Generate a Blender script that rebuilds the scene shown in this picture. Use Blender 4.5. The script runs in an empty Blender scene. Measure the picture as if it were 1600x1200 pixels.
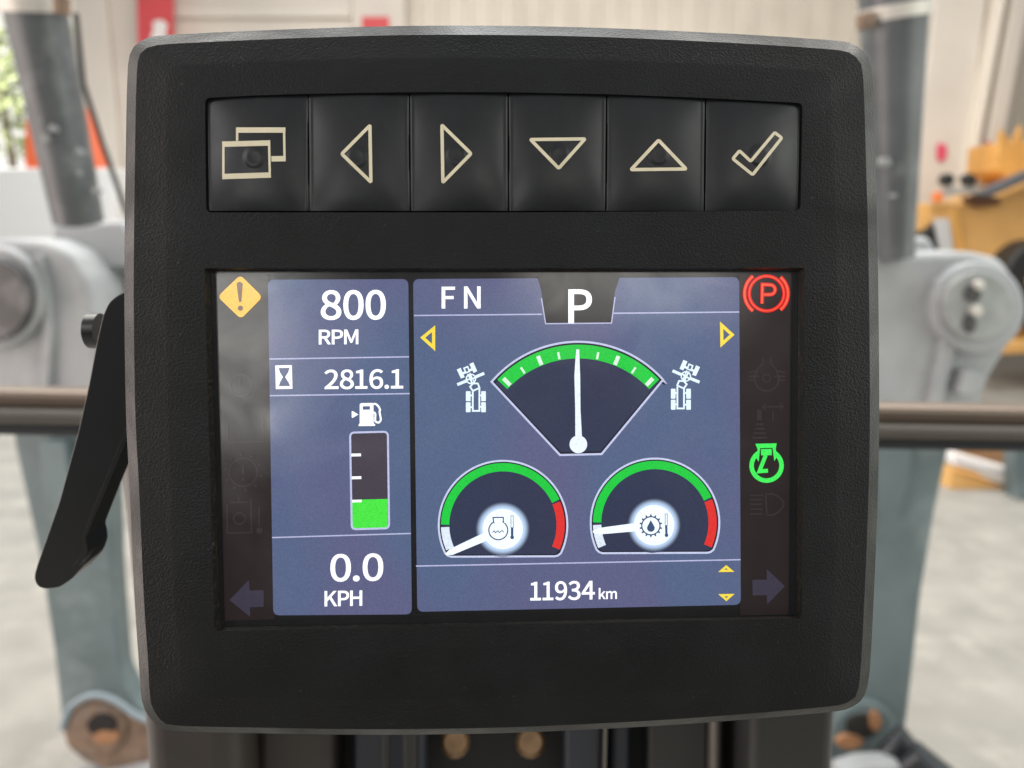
import bpy, bmesh, math, random
from mathutils import Matrix, Vector
random.seed(7)
scene = bpy.context.scene
COL = scene.collection

# ------------------------------------------------------------------ camera
F_PX = 1256.0                      # focal length in pixels of the 1600 px wide photograph
PITCH = math.radians(11.0)
EYE = Vector((0.0, 0.0, 2.3))
FWD = Vector((0, math.cos(PITCH), -math.sin(PITCH)))
UPV = Vector((0, math.sin(PITCH), math.cos(PITCH)))
RGT = Vector((1, 0, 0))
CAM3 = Matrix((RGT, UPV, -FWD)).transposed()
cam_data = bpy.data.cameras.new('camera')
cam = bpy.data.objects.new('camera', cam_data); COL.objects.link(cam)
cam.matrix_world = Matrix.Translation(EYE) @ CAM3.to_4x4()
cam_data.sensor_width = 36.0
cam_data.lens = F_PX * 36.0 / 1600.0
cam_data.clip_start = 0.01; cam_data.clip_end = 200.0
cam_data.dof.use_dof = True
cam_data.dof.focus_distance = 0.214
cam_data.dof.aperture_fstop = 11.0
scene.camera = cam

# ------------------------------------------------------------------ light
scene.view_settings.view_transform = 'Standard'
scene.view_settings.look = 'None'
scene.view_settings.exposure = 0.0
scene.view_settings.gamma = 1.0
scene.view_settings.use_curve_mapping = False
world = bpy.data.worlds.new('World'); scene.world = world
world.use_nodes = True
wn = world.node_tree.nodes; wl = world.node_tree.links
wbg = wn['Background']
wtc = wn.new('ShaderNodeTexCoord'); wsx = wn.new('ShaderNodeSeparateXYZ')
wl.new(wtc.outputs['Generated'], wsx.inputs[0])
def wmap(sock, lo, hi):
    n = wn.new('ShaderNodeMapRange'); n.interpolation_type = 'SMOOTHSTEP'
    n.inputs['From Min'].default_value = lo; n.inputs['From Max'].default_value = hi
    wl.new(wsx.outputs[sock], n.inputs['Value']); return n.outputs['Result']
def wmix(f, A, B_):
    n = wn.new('ShaderNodeMix'); n.data_type = 'RGBA'; wl.new(f, n.inputs['Factor'])
    for k, v in (('A', A), ('B', B_)):
        if isinstance(v, tuple): n.inputs[k].default_value = (*v, 1)
        else: wl.new(v, n.inputs[k])
    return n.outputs['Result']
# behind the camera: the dim cab low down, the hall above it; daylight at the far side of the hall
behind = wmix(wmap('Z', -.12, .55), (0.11, 0.095, 0.09), (0.49, 0.485, 0.475))
wl.new(wmix(wmap('Y', -.25, .55), behind, (1.08, 1.06, 1.0)), wbg.inputs['Color'])
wbg.inputs['Strength'].default_value = 1.0

def area(name, loc, target, sx, sy, radiance, color=(1, 1, 1)):
    d = bpy.data.lights.new(name, 'AREA'); d.shape = 'RECTANGLE'; d.size = sx; d.size_y = sy
    d.energy = radiance * math.pi * sx * sy; d.color = color
    o = bpy.data.objects.new(name, d); COL.objects.link(o)
    o.location = loc
    o.rotation_euler = (Vector(target) - Vector(loc)).to_track_quat('-Z', 'Y').to_euler()
    return o
# roof lights of the hall, in rows
area('overhead_light', (-3.5, 5.0, 7.5), (-3.5, 5.4, 0), 3.0, 9.0, 5.8, (1, .96, .90))
area('overhead_light', (3.5, 5.0, 7.5), (3.5, 5.4, 0), 3.0, 9.0, 6.2, (1, .95, .88))
area('overhead_light', (0.0, 4.0, 7.5), (0.0, 4.2, 0), 2.2, 7.0, 6.0, (.97, 1, 1))  # added overhead to brighten the display's top rim
area('overhead_light', (0.5, 9.0, 7.8), (0.5, 16.0, 3), 12.0, 2.0, 5.0, (1, .95, .88))
# bright openings behind the camera, mirrored in the screen
area('behind_camera_light', (-0.73, -2.2, 2.78), (-0.70, 0.2, 2.72), 0.46, 0.62, 4.8, (1, 1, .95))
area('behind_camera_light', (0.62, -2.2, 3.05), (0.60, 0.2, 2.9), 0.74, 0.34, 3.6, (1, .95, .88))
area('behind_camera_light', (-1.95, -1.9, 3.7), (0, 0.2, 2.35), 0.9, 1.3, 4.2, (1, .96, .95))  # added lamp for the soft highlights on the left buttons
area('behind_camera_light', (2.15, -1.9, 3.7), (0, 0.2, 2.35), 0.9, 1.3, 4.0, (.97, 1, .93))  # added lamp for the soft highlights on the right buttons
area('side_light', (-4.5, 0.3, 2.4), (0, 0.25, 2.2), 5.0, 4.6, 3.5, (1, .85, .78))  # unseen lamp, sized to brighten the display's left rim
area('side_light', (4.5, 0.2, 2.8), (0, 0.25, 2.25), 5.0, 4.6, 2.0, (.97, 1, .90))  # unseen lamp, set to brighten the display's right rim
# daylight on the yard beyond the open door
area('yard_daylight', (-15, 13.5 + 5, 11), (-13, 24, 0), 8, 5, 45, (1, 1, .96))

# ------------------------------------------------------------------ pixel rays of the photograph
def ray(px, py):
    return FWD + RGT * ((px - 800) / F_PX) + UPV * ((600 - py) / F_PX)
def B(px, py, D):
    """world point on the pixel's ray at world y = D"""
    r = ray(px, py); return EYE + r * (D / r.y)
def Bz(px, py, z):
    r = ray(px, py); return EYE + r * ((z - EYE.z) / r.z)

# display frame: origin at the middle of the lit panels, x right, y up, z towards the viewer
_rv = Vector((0.0189, 0.0427, 0.0111))
PANEL_CAM = Matrix.Translation(Vector((-0.001, -0.016, -0.2121))) @ Matrix.Rotation(_rv.length, 4, _rv.normalized())
PANEL = cam.matrix_world @ PANEL_CAM
PINV = PANEL.inverted()
_pe = PINV @ EYE
_pr = PINV.to_3x3()
def P(px, py, z=0.0):
    d = _pr @ ray(px, py)
    return _pe + d * ((z - _pe.z) / d.z)

# ------------------------------------------------------------------ materials
def lin(r, g, b):
    f = lambda c: (c / 255 / 12.92) if c / 255 <= 0.04045 else ((c / 255 + 0.055) / 1.055) ** 2.4
    return (f(r), f(g), f(b))
def mat(name, color, rough=0.5, metal=0.0, spec=0.5, var=0.0, vscale=8.0, bump=0.0, bscale=200.0, dirt=None, dscale=6.0, damt=0.5, dlo=.52, dhi=.72,
        emit=None, estr=1.0, coords='Object', bkind='noise', dist=0.001):
    m = bpy.data.materials.new(name); m.use_nodes = True
    n = m.node_tree.nodes; l = m.node_tree.links; b = n['Principled BSDF']
    b.inputs['Base Color'].default_value = (*color, 1); b.inputs['Roughness'].default_value = rough
    b.inputs['Metallic'].default_value = metal; b.inputs['Specular IOR Level'].default_value = spec
    tc = n.new('ShaderNodeTexCoord').outputs[coords]
    out = None
    if var > 0:
        t = n.new('ShaderNodeTexNoise'); t.inputs['Scale'].default_value = vscale; t.inputs['Detail'].default_value = 6
        l.new(tc, t.inputs['Vector'])
        mr = n.new('ShaderNodeMapRange'); mr.inputs['From Min'].default_value = .3; mr.inputs['From Max'].default_value = .7
        mr.inputs['To Min'].default_value = 1 - var; mr.inputs['To Max'].default_value = 1 + var
        l.new(t.outputs['Fac'], mr.inputs['Value'])
        mx = n.new('ShaderNodeMix'); mx.data_type = 'RGBA'; mx.blend_type = 'MULTIPLY'; mx.inputs['Factor'].default_value = 1
        mx.inputs['A'].default_value = (*color, 1); l.new(mr.outputs['Result'], mx.inputs['B'])
        out = mx.outputs['Result']
    if dirt:
        t = n.new('ShaderNodeTexNoise'); t.inputs['Scale'].default_value = dscale; t.inputs['Detail'].default_value = 8
        t.inputs['Roughness'].default_value = .65; l.new(tc, t.inputs['Vector'])
        mr = n.new('ShaderNodeMapRange'); mr.inputs['From Min'].default_value = dlo; mr.inputs['From Max'].default_value = dhi
        mr.inputs['To Max'].default_value = damt; l.new(t.outputs['Fac'], mr.inputs['Value'])
        mx = n.new('ShaderNodeMix'); mx.data_type = 'RGBA'; l.new(mr.outputs['Result'], mx.inputs['Factor'])
        if out: l.new(out, mx.inputs['A'])
        else: mx.inputs['A'].default_value = (*color, 1)
        mx.inputs['B'].default_value = (*dirt, 1); out = mx.outputs['Result']
    if out: l.new(out, b.inputs['Base Color'])
    if bump > 0:
        if bkind == 'voronoi':
            t = n.new('ShaderNodeTexVoronoi'); t.feature = 'SMOOTH_F1'; h = t.outputs['Distance']
            t.inputs['Smoothness'].default_value = .6
        else:
            t = n.new('ShaderNodeTexNoise'); t.inputs['Detail'].default_value = 3; h = t.outputs['Fac']
        t.inputs['Scale'].default_value = bscale; l.new(tc, t.inputs['Vector'])
        bp = n.new('ShaderNodeBump'); bp.inputs['Strength'].default_value = bump; bp.inputs['Distance'].default_value = dist
        l.new(h, bp.inputs['Height']); l.new(bp.outputs['Normal'], b.inputs['Normal'])
    if emit is not None:
        b.inputs['Emission Color'].default_value = (*emit, 1); b.inputs['Emission Strength'].default_value = estr
    return m
_lcd = {}
def lcd(r, g, b_, s=1.0, mottle=0.0):
    """a lit patch of the glossy display: emits its colour and mirrors the room a little"""
    k = (r, g, b_, s, mottle)
    if k in _lcd: return _lcd[k]
    c = lin(r, g, b_)
    m = mat('lcd_%d_%d_%d' % (r, g, b_), (0.012, 0.012, 0.013), rough=0.12, spec=0.6, emit=c, estr=s)
    n = m.node_tree.nodes; l = m.node_tree.links; b = n['Principled BSDF']
    tc = n.new('ShaderNodeTexCoord').outputs['Object']; src = None
    if mottle > 0:     # uneven tint of the liquid crystal
        t = n.new('ShaderNodeTexNoise'); t.inputs['Scale'].default_value = 21; t.inputs['Detail'].default_value = 1
        mp = n.new('ShaderNodeMapping'); mp.inputs['Scale'].default_value = (1.5, .8, 1); mp.inputs['Location'].default_value = (3.1, .4, 0)
        l.new(tc, mp.inputs['Vector']); l.new(mp.outputs['Vector'], t.inputs['Vector'])
        mr = n.new('ShaderNodeMapRange'); mr.inputs['From Min'].default_value = .38; mr.inputs['From Max'].default_value = .62
        l.new(t.outputs['Fac'], mr.inputs['Value'])
        mx = n.new('ShaderNodeMix'); mx.data_type = 'RGBA'
        mx.inputs['A'].default_value = (c[0] * (1 + mottle), c[1] * (1 - .35 * mottle), c[2], 1)
        mx.inputs['B'].default_value = (c[0] * (1 - mottle), c[1] * (1 + .35 * mottle), c[2] * 1.03, 1)
        l.new(mr.outputs['Result'], mx.inputs['Factor']); src = mx.outputs['Result']
    if max(r, g, b_) > 40:     # the fine sparkle of single pixels
        sn = n.new('ShaderNodeVectorMath'); sn.operation = 'SNAP'; sn.inputs[1].default_value = (.00019, .00019, .1)
        wnz = n.new('ShaderNodeTexWhiteNoise'); mr = n.new('ShaderNodeMapRange')
        l.new(tc, sn.inputs[0]); l.new(sn.outputs['Vector'], wnz.inputs['Vector']); l.new(wnz.outputs['Value'], mr.inputs['Value'])
        mr.inputs['To Min'].default_value = .86; mr.inputs['To Max'].default_value = 1.14
        mx = n.new('ShaderNodeMix'); mx.data_type = 'RGBA'; mx.blend_type = 'MULTIPLY'; mx.inputs['Factor'].default_value = 1
        if src: l.new(src, mx.inputs['A'])
        else: mx.inputs['A'].default_value = (*c, 1)
        l.new(mr.outputs['Result'], mx.inputs['B']); src = mx.outputs['Result']
    if src: l.new(src, b.inputs['Emission Color'])
    # finger smears: the gloss is not even
    t = n.new('ShaderNodeTexNoise'); t.inputs['Scale'].default_value = 34; t.inputs['Detail'].default_value = 7; t.inputs['Distortion'].default_value = 1.5
    l.new(tc, t.inputs['Vector']); mr = n.new('ShaderNodeMapRange'); l.new(t.outputs['Fac'], mr.inputs['Value'])
    mr.inputs['From Min'].default_value = .35; mr.inputs['From Max'].default_value = .65
    mr.inputs['To Min'].default_value = .10; mr.inputs['To Max'].default_value = .24
    l.new(mr.outputs['Result'], b.inputs['Roughness'])
    _lcd[k] = m
    return m

# ------------------------------------------------------------------ mesh and object helpers
def empty(name, loc=(0, 0, 0), mw=None):
    o = bpy.data.objects.new(name, None); COL.objects.link(o); o.empty_display_size = .05
    if mw is not None: o.matrix_world = mw
    else: o.location = loc
    return o
def tag(o, label=None, cat=None, group=None, kind=None):
    if label: o['label'] = label
    if cat: o['category'] = cat
    if group: o['group'] = group
    if kind: o['kind'] = kind
    return o
def root_of(o):
    while o.parent: o = o.parent
    return o
def obj(name, bm, m, parent=None, smooth=False, bevel=0.0, segs=2, local=False, angle=40):
    """link a bmesh as ONE object; world coordinates become local to the thing's base"""
    if not local and parent is not None:
        off = root_of(parent).location
        bmesh.ops.translate(bm, verts=bm.verts, vec=-Vector(off))
    me = bpy.data.meshes.new(name); bm.to_mesh(me); bm.free()
    me.materials.append(m)
    if smooth: me.polygons.foreach_set('use_smooth', [True] * len(me.polygons))
    o = bpy.data.objects.new(name, me); COL.objects.link(o)
    if parent is not None: o.parent = parent
    if bevel > 0:
        md = o.modifiers.new('bevel', 'BEVEL'); md.width = bevel; md.segments = segs; md.limit_method = 'ANGLE'
        md.angle_limit = math.radians(30)
    if smooth and angle:
        try: me.set_sharp_from_angle(angle=math.radians(angle))
        except Exception: pass
    return o
def NB(): return bmesh.new()
def add_poly_prism(bm, pts, vec):
    """extrude a closed outline of world points along vec"""
    vec = Vector(vec)
    a = [bm.verts.new(p) for p in pts]; c = [bm.verts.new(Vector(p) + vec) for p in pts]
    n = len(a); bm.faces.new(a); bm.faces.new(c[::-1])
    for i in range(n): bm.faces.new((a[i], c[i], c[(i + 1) % n], a[(i + 1) % n]))
    bmesh.ops.recalc_face_normals(bm, faces=bm.faces)
    return bm
def prism(pxs, D, t):
    bm = NB(); return add_poly_prism(bm, [B(x, y, D) for x, y in pxs], (0, t, 0))
def add_tube(bm, pts, rad, n=20, cap=True):
    pts = [Vector(p) for p in pts]
    rads = rad if isinstance(rad, (list, tuple)) else [rad] * len(pts)
    rings = []; side = None
    for i, p in enumerate(pts):
        d = (pts[min(i + 1, len(pts) - 1)] - pts[max(i - 1, 0)]).normalized()
        if side is None: side = d.orthogonal().normalized()
        side = (side - d * side.dot(d)).normalized(); up = d.cross(side)
        rings.append([bm.verts.new(p + (side * math.cos(2 * math.pi * k / n) + up * math.sin(2 * math.pi * k / n)) * rads[i]) for k in range(n)])
    for r0, r1 in zip(rings, rings[1:]):
        for k in range(n): bm.faces.new((r0[k], r0[(k + 1) % n], r1[(k + 1) % n], r1[k]))
    if cap: bm.faces.new(rings[0][::-1]); bm.faces.new(rings[-1])
    return bm
def tube(pts, rad, n=20): return add_tube(NB(), pts, rad, n)
def add_box(bm, lo, hi):
    x0, y0, z0 = lo; x1, y1, z1 = hi
    v = [bm.verts.new(p) for p in ((x0,y0,z0),(x1,y0,z0),(x1,y1,z0),(x0,y1,z0),(x0,y0,z1),(x1,y0,z1),(x1,y1,z1),(x0,y1,z1))]
    for f in ((0,3,2,1),(4,5,6,7),(0,1,5,4),(1,2,6,5),(2,3,7,6),(3,0,4,7)): bm.faces.new([v[i] for i in f])
    return bm
def box(lo, hi): return add_box(NB(), lo, hi)
def px_circle(cx, cy, r, n=40, a0=0, a1=360, ry=None):
    full = abs(a1 - a0) >= 360
    k = n if full else n + 1
    return [(cx + r * math.cos(math.radians(a0 + (a1 - a0) * i / n)), cy - (ry or r) * math.sin(math.radians(a0 + (a1 - a0) * i / n))) for i in range(k)]
def round_poly(pts, r, n=5):
    """round the corners of a 2D outline"""
    out = []; N = len(pts)
    for i in range(N):
        p0 = Vector(pts[i - 1]); p = Vector(pts[i]); p1 = Vector(pts[(i + 1) % N])
        rr = r[i] if isinstance(r, (list, tuple)) else r
        d0 = (p0 - p); d1 = (p1 - p)
        k0 = min(rr, d0.length * .49); k1 = min(rr, d1.length * .49)
        a = p + d0.normalized() * k0; c = p + d1.normalized() * k1
        if rr <= 0: out.append(tuple(p)); continue
        for j in range(n + 1):
            t = j / n; q = a * (1 - t) ** 2 + p * 2 * t * (1 - t) + c * t * t; out.append(tuple(q))
    return out
def smooth_closed(pts, n=8):
    """Catmull-Rom through a closed 2D outline"""
    out = []; N = len(pts)
    for i in range(N):
        p0, p1, p2, p3 = (Vector(pts[(i + k) % N]) for k in (-1, 0, 1, 2))
        for j in range(n):
            t = j / n
            out.append(tuple(.5 * ((2 * p1) + (p2 - p0) * t + (2 * p0 - 5 * p1 + 4 * p2 - p3) * t * t + (3 * p1 - p0 - 3 * p2 + p3) * t ** 3)))
    return out
def smooth_open(pts, n=8):
    q = [pts[0]] + list(pts) + [pts[-1]]; out = []
    for i in range(1, len(q) - 2):
        p0, p1, p2, p3 = (Vector(q[i + k]) for k in (-1, 0, 1, 2))
        for j in range(n):
            t = j / n
            out.append(tuple(.5 * ((2 * p1) + (p2 - p0) * t + (2 * p0 - 5 * p1 + 4 * p2 - p3) * t * t + (3 * p1 - p0 - 3 * p2 + p3) * t ** 3)))
    out.append(tuple(pts[-1])); return out
def stroke2d(pts, w, closed=False, seg=None):
    """mitred ribbon along a 2D line -> list of (left, right) pairs; w may be a list"""
    pts = [Vector(p) for p in pts]
    if seg:
        q = []; ww = []
        N = len(pts)
        for i in range(N if closed else N - 1):
            a, b = pts[i], pts[(i + 1) % N]; k = max(1, int((b - a).length / seg))
            for j in range(k): q.append(a.lerp(b, j / k))
        if not closed: q.append(pts[-1])
        pts = q
    N = len(pts); out = []
    for i, p in enumerate(pts):
        a = pts[i - 1] if (closed or i > 0) else None
        b = pts[(i + 1) % N] if (closed or i < N - 1) else None
        d0 = (p - a).normalized() if a is not None else (b - p).normalized()
        d1 = (b - p).normalized() if b is not None else d0
        n0 = Vector((-d0.y, d0.x)); n1 = Vector((-d1.y, d1.x))
        m = (n0 + n1); m = m.normalized() if m.length > 1e-6 else n0
        wd = (w[i] if isinstance(w, (list, tuple)) else w) / 2
        s = wd / max(.35, m.dot(n0))
        out.append((p + m * s, p - m * s))
    return out
def add_ribbon(bm, pairs, closed, f):
    vs = [(bm.verts.new(f(*a)), bm.verts.new(f(*b))) for a, b in pairs]
    N = len(vs)
    for i in range(N if closed else N - 1):
        a, b = vs[i], vs[(i + 1) % N]
        bm.faces.new((a[0], a[1], b[1], b[0]))
def face_up(bm):
    for fc in bm.faces: fc.normal_update()
    bmesh.ops.reverse_faces(bm, faces=[fc for fc in bm.faces if fc.normal.z < 0])

# ================================================================== THE DISPLAY
MON = empty('display_monitor', mw=PANEL)
tag(MON, 'black square machine display with six buttons above a lit colour screen', 'display')
FZ = 0.0045                        # front face above the lit panels
plastic = mat('black_grained_plastic', (0.0050, 0.0060, 0.0070), rough=0.47, spec=0.25, var=.3, vscale=60, bump=.48, bscale=1750, dist=.0005,
              dirt=(.20, .19, .18), dscale=620, damt=.4, dlo=.66, dhi=.76)
def smudge(m, lo, hi, sc):      # handled plastic: glossier and duller patches
    n = m.node_tree.nodes; l = m.node_tree.links
    t = n.new('ShaderNodeTexNoise'); t.inputs['Scale'].default_value = sc; t.inputs['Detail'].default_value = 6; t.inputs['Distortion'].default_value = 1.2
    l.new(n.new('ShaderNodeTexCoord').outputs['Object'], t.inputs['Vector'])
    mr = n.new('ShaderNodeMapRange'); l.new(t.outputs['Fac'], mr.inputs['Value'])
    mr.inputs['From Min'].default_value = .35; mr.inputs['From Max'].default_value = .65
    mr.inputs['To Min'].default_value = lo; mr.inputs['To Max'].default_value = hi
    l.new(mr.outputs['Result'], n['Principled BSDF'].inputs['Roughness'])
smudge(plastic, .36, .58, 26)
recess_m = mat('dusty_black_plastic', (0.010, 0.010, 0.010), rough=0.35, dirt=(.20, .17, .12), dscale=1100, damt=.4, dlo=.52, dhi=.68, bump=.3, bscale=900, dist=.0003)
rubber = mat('black_keypad_rubber', (0.007, 0.0085, 0.011), rough=0.32, spec=.45, var=.15, vscale=90, bump=.05, bscale=2600, dist=.0002,
             dirt=(.08, .08, .075), dscale=330, damt=.06)
smudge(rubber, .30, .38, 40)
cream = mat('cream_print', lin(222, 213, 186), rough=.55, var=.05, vscale=200)
gap_m = mat('black_gap', (0.004, 0.004, 0.004), rough=.8)

OUT = [(199,120),(203,84),(217,66),(242,56.5),(330,51),(500,44),(680,40),(905,42.5),(1130,52),(1300,63),(1335,70),(1355,88),(1363,118),
       (1368,260),(1371.5,400),(1373.5,560),(1373.5,690),(1369.5,833),(1364,960),(1358.5,1052),(1350,1088),(1333,1104),(1305,1111.5),
       (1180,1123),(1060,1132),(949,1138.5),(800,1145),(682,1147.5),(548,1148),(394,1145.5),(275,1142.5),(248,1135),(231,1117),(221,1091),
       (216,1022),(210,930),(203,770),(197,650),(194.5,500),(194.5,400),(195.5,310),(197,200)]
OUTS = smooth_closed(OUT, 6)
def radial(pts, c, N):
    """resample a star-shaped outline at N angles round c"""
    ang = []
    for i in range(N):
        a = 2 * math.pi * i / N; d = Vector((math.cos(a), math.sin(a))); best = None
        for j in range(len(pts)):
            p = Vector(pts[j]) - c; q = Vector(pts[(j + 1) % len(pts)]) - c; e = q - p
            den = d.x * e.y - d.y * e.x
            if abs(den) < 1e-9: continue
            t = (p.x * e.y - p.y * e.x) / den; s = (p.x * d.y - p.y * d.x) / den
            if t > 0 and -1e-6 <= s <= 1 + 1e-6 and (best is None or t > best): best = t
        ang.append(tuple(c + d * best))
    return ang
def inset(pts, w):
    """w(normal) inwards; pts run clockwise on screen"""
    out = []; N = len(pts)
    for i in range(N):
        t = (Vector(pts[(i + 1) % N]) - Vector(pts[i - 1])).normalized()
        n = Vector((-t.y, t.x))
        out.append(tuple(Vector(pts[i]) + n * w * (1 - .42 * max(0, t.y * 0 + (abs(n.y) if pts[i][1] > 1060 else 0)))))
    return out
CEN = Vector((782, 590)); NR = 360
INN = inset(OUTS, 13.5)
if abs(INN[0][0] - OUTS[0][0]) and INN[0][0] < OUTS[0][0]: INN = inset(OUTS, -13.5)
EDGE = [(262,104),(330,101),(500,94),(680,91),(905,93),(1130,102),(1296,112),(1306,400),(1308,600),(1303,900),(1294,1058),
        (1060,1078),(800,1090),(548,1092),(288,1086),(274,930),(264,650),(261,400)]
EDGES = round_poly(EDGE, [14,0,0,0,0,0,16,0,0,0,18,0,0,0,18,0,0,0])
KEYT = [(320,153),(400,149),(480,146.5),(640,144),(790,144),(948,147),(1103,153),(1254,161)]
KEYO = round_poly(KEYT + [(1251,329),(790,332),(322,332)], [9,0,0,0,0,0,0,9,9,0,9], 4)
SCRO = round_poly([(319,419),(1257,418.5),(1253,966),(800,976),(335,986)], [4,4,4,0,4], 3)
SCRI = round_poly([(329,424),(1247,424),(1244,962),(800,971),(344,980)], [3,3,3,0,3], 3)

def loop(bm, pts, z): return [bm.verts.new(P(x, y, z)) for x, y in pts]
def bridge(bm, a, b):
    n = len(a)
    for i in range(n): bm.faces.new((a[i], a[(i + 1) % n], b[(i + 1) % n], b[i]))
def ring_edges(bm, vs):
    es = []
    for i in range(len(vs)):
        e = bm.edges.get((vs[i], vs[(i + 1) % len(vs)])) or bm.edges.new((vs[i], vs[(i + 1) % len(vs)]))
        es.append(e)
    return es
def build_housing():
    bm = NB()
    A = radial(OUTS, CEN, NR); Bq = radial(INN, CEN, NR); C = radial(EDGES, CEN, NR)
    la = loop(bm, A, FZ - .0050)
    lb0 = loop(bm, [tuple(Vector(a).lerp(Vector(b), .93)) for a, b in zip(A, Bq)], FZ - .0018)
    lb = loop(bm, [tuple(Vector(b).lerp(Vector(c), .02)) for b, c in zip(Bq, C)], FZ - .0013)
    lc0 = loop(bm, [tuple(Vector(b).lerp(Vector(c), .93)) for b, c in zip(Bq, C)], FZ - .00012)
    lc = loop(bm, C, FZ)
    # the back: the silhouette carried straight back behind the rim, then a smaller back cover
    def back(pts, k, z):
        c3 = P(CEN.x, CEN.y, FZ - .0050)
        vs = []
        for x, y in pts:
            p = P(x, y, FZ - .0050); q = c3 + (p - c3) * k; vs.append(bm.verts.new((q.x, q.y, z)))
        return vs
    l1 = back(A, .997, FZ - .012); l2 = back(A, .975, FZ - .022); l3 = back(A, .84, FZ - .030); l4 = back(A, .80, FZ - .045)
    for a, b in ((la, lb0), (lb0, lb), (lb, lc0), (lc0, lc), (l1, la), (l2, l1), (l3, l2), (l4, l3)): bridge(bm, b, a)
    bm.faces.new(l4)
    ks = loop(bm, KEYO, FZ); ss = loop(bm, SCRO, FZ)
    es = ring_edges(bm, lc) + ring_edges(bm, ks) + ring_edges(bm, ss)
    bmesh.ops.triangle_fill(bm, edges=es, use_beauty=True)
    # inner wall of the button opening
    kd = [bm.verts.new(v.co + Vector((0, 0, -.0022))) for v in ks]
    bridge(bm, ks, kd)
    bmesh.ops.recalc_face_normals(bm, faces=bm.faces)
    return bm
housing = obj('housing', build_housing(), plastic, MON, smooth=True, local=True, angle=28)
bm = NB()      # sloping sill round the screen, with a thin lip at the front
o0 = loop(bm, SCRO, FZ); o1 = loop(bm, SCRI, -.0001)
mid = loop(bm, [tuple(Vector(a).lerp(Vector(b), .12)) for a, b in zip(SCRO, SCRI)], FZ - .0008)
bridge(bm, o0, mid); bridge(bm, mid, o1); bmesh.ops.recalc_face_normals(bm, faces=bm.faces)
face_up(bm)
obj('screen_surround', bm, recess_m, MON, smooth=True, local=True, angle=20)

# ---- the six buttons
def key_top(x):
    for (x0, y0), (x1, y1) in zip(KEYT, KEYT[1:]):
        if x <= x1: return y0 + (y1 - y0) * (x - x0) / (x1 - x0)
    return KEYT[-1][1]
XT = [321, 481.5, 639.5, 794, 948, 1102.5, 1253]
XB = [323, 483, 641, 794.5, 946.5, 1100.5, 1250]
PIPS = [(397, 246), (558, 245), (713, 243), (874, 243), (1029, 241), (1187, 243)]
def key_uv(i, px, py):
    v = (py - key_top(px)) / (331 - key_top(px))
    x0 = XT[i] + (XB[i] - XT[i]) * v; x1 = XT[i + 1] + (XB[i + 1] - XT[i + 1]) * v
    return (px - x0) / (x1 - x0), v
def key_h(i, px, py):
    u, v = key_uv(i, px, py)
    u = min(1, max(0, u)); v = min(1, max(0, v))
    a = 1 - abs(2 * u - 1) ** 2.6; b = 1 - abs(2 * v - 1) ** 2.6
    h = .0017 * a * (.35 + .65 * b) + .00035 * b
    r = math.hypot(px - PIPS[i][0], py - PIPS[i][1])
    t = min(1, max(0, (19 - r) / 8)); t = t * t * (3 - 2 * t)
    t2 = min(1, max(0, (12 - r) / 9)); t2 = t2 * t2 * (3 - 2 * t2)
    h += .00022 * (math.exp(-((u - .022) / .014) ** 2) + math.exp(-((u - .978) / .014) ** 2)) * b ** .5
    return FZ - .0014 + h + .00026 * t - .00012 * t2
def key_point(i, px, py, dz=0.0):
    return P(px, py, key_h(i, px, py) + dz)
def build_key(i):
    bm = NB(); NU, NV = 110, 60; g = []
    gap = (.8 if i < 2 else 1.3)
    gl = 1.2 if i == 0 else gap; gr = 1.2 if i == 5 else gap
    for b in range(NV + 1):
        row = []
        for a in range(NU + 1):
            u, v = a / NU, b / NV
            x0 = XT[i] + (XB[i] - XT[i]) * v + gl; x1 = XT[i + 1] + (XB[i + 1] - XT[i + 1]) * v - gr
            px = x0 + (x1 - x0) * u; yt = key_top(px) + 2; py = yt + (329.5 - yt) * v
            # rounded outer corners of the whole pad
            row.append(bm.verts.new(key_point(i, px, py)))
        g.append(row)
    for b in range(NV):
        for a in range(NU): bm.faces.new((g[b][a], g[b + 1][a], g[b + 1][a + 1], g[b][a + 1]))
    rim = g[0] + [r[-1] for r in g[1:]] + g[-1][-2::-1] + [r[0] for r in g[-2:0:-1]]
    r2 = [bm.verts.new(v.co + Vector((0, 0, -.0012))) for v in rim]
    bridge(bm, rim, r2)
    bmesh.ops.recalc_face_normals(bm, faces=bm.faces)
    return bm
ICONS = [
    [([(349,278.5),(349,222.5),(420.5,220.5),(421.5,276)], True, 'win'), ([(370.5,221),(370.5,200.5),(443.5,200.5),(444.5,251),(422,252)], False, 'winb')],
    [([(534,240.5),(578,196),(579.5,284.5)], True, 5.2)],
    [([(736,240),(690.5,195.5),(692,285)], True, 5.2)],
    [([(873,263),(829,218),(914,217)], True, 5.2)],
    [([(1029,219),(986,265),(1072,264)], True, 5.2)],
    [([(1145,248),(1155.5,235.5),(1173,252),(1210.5,207),(1221.5,215.5),(1176,273)], True, 4.8)],
]
KEYLAB = ['screen page button with two overlapping windows icon', 'button with left pointing triangle', 'button with right pointing triangle',
          'button with down pointing triangle', 'button with up pointing triangle', 'button with tick icon']
obj('button_backplate', add_poly_prism(NB(), [P(x, y, FZ - .0024) for x, y in KEYO], (0, 0, -.001)), gap_m, MON, local=True)
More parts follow.
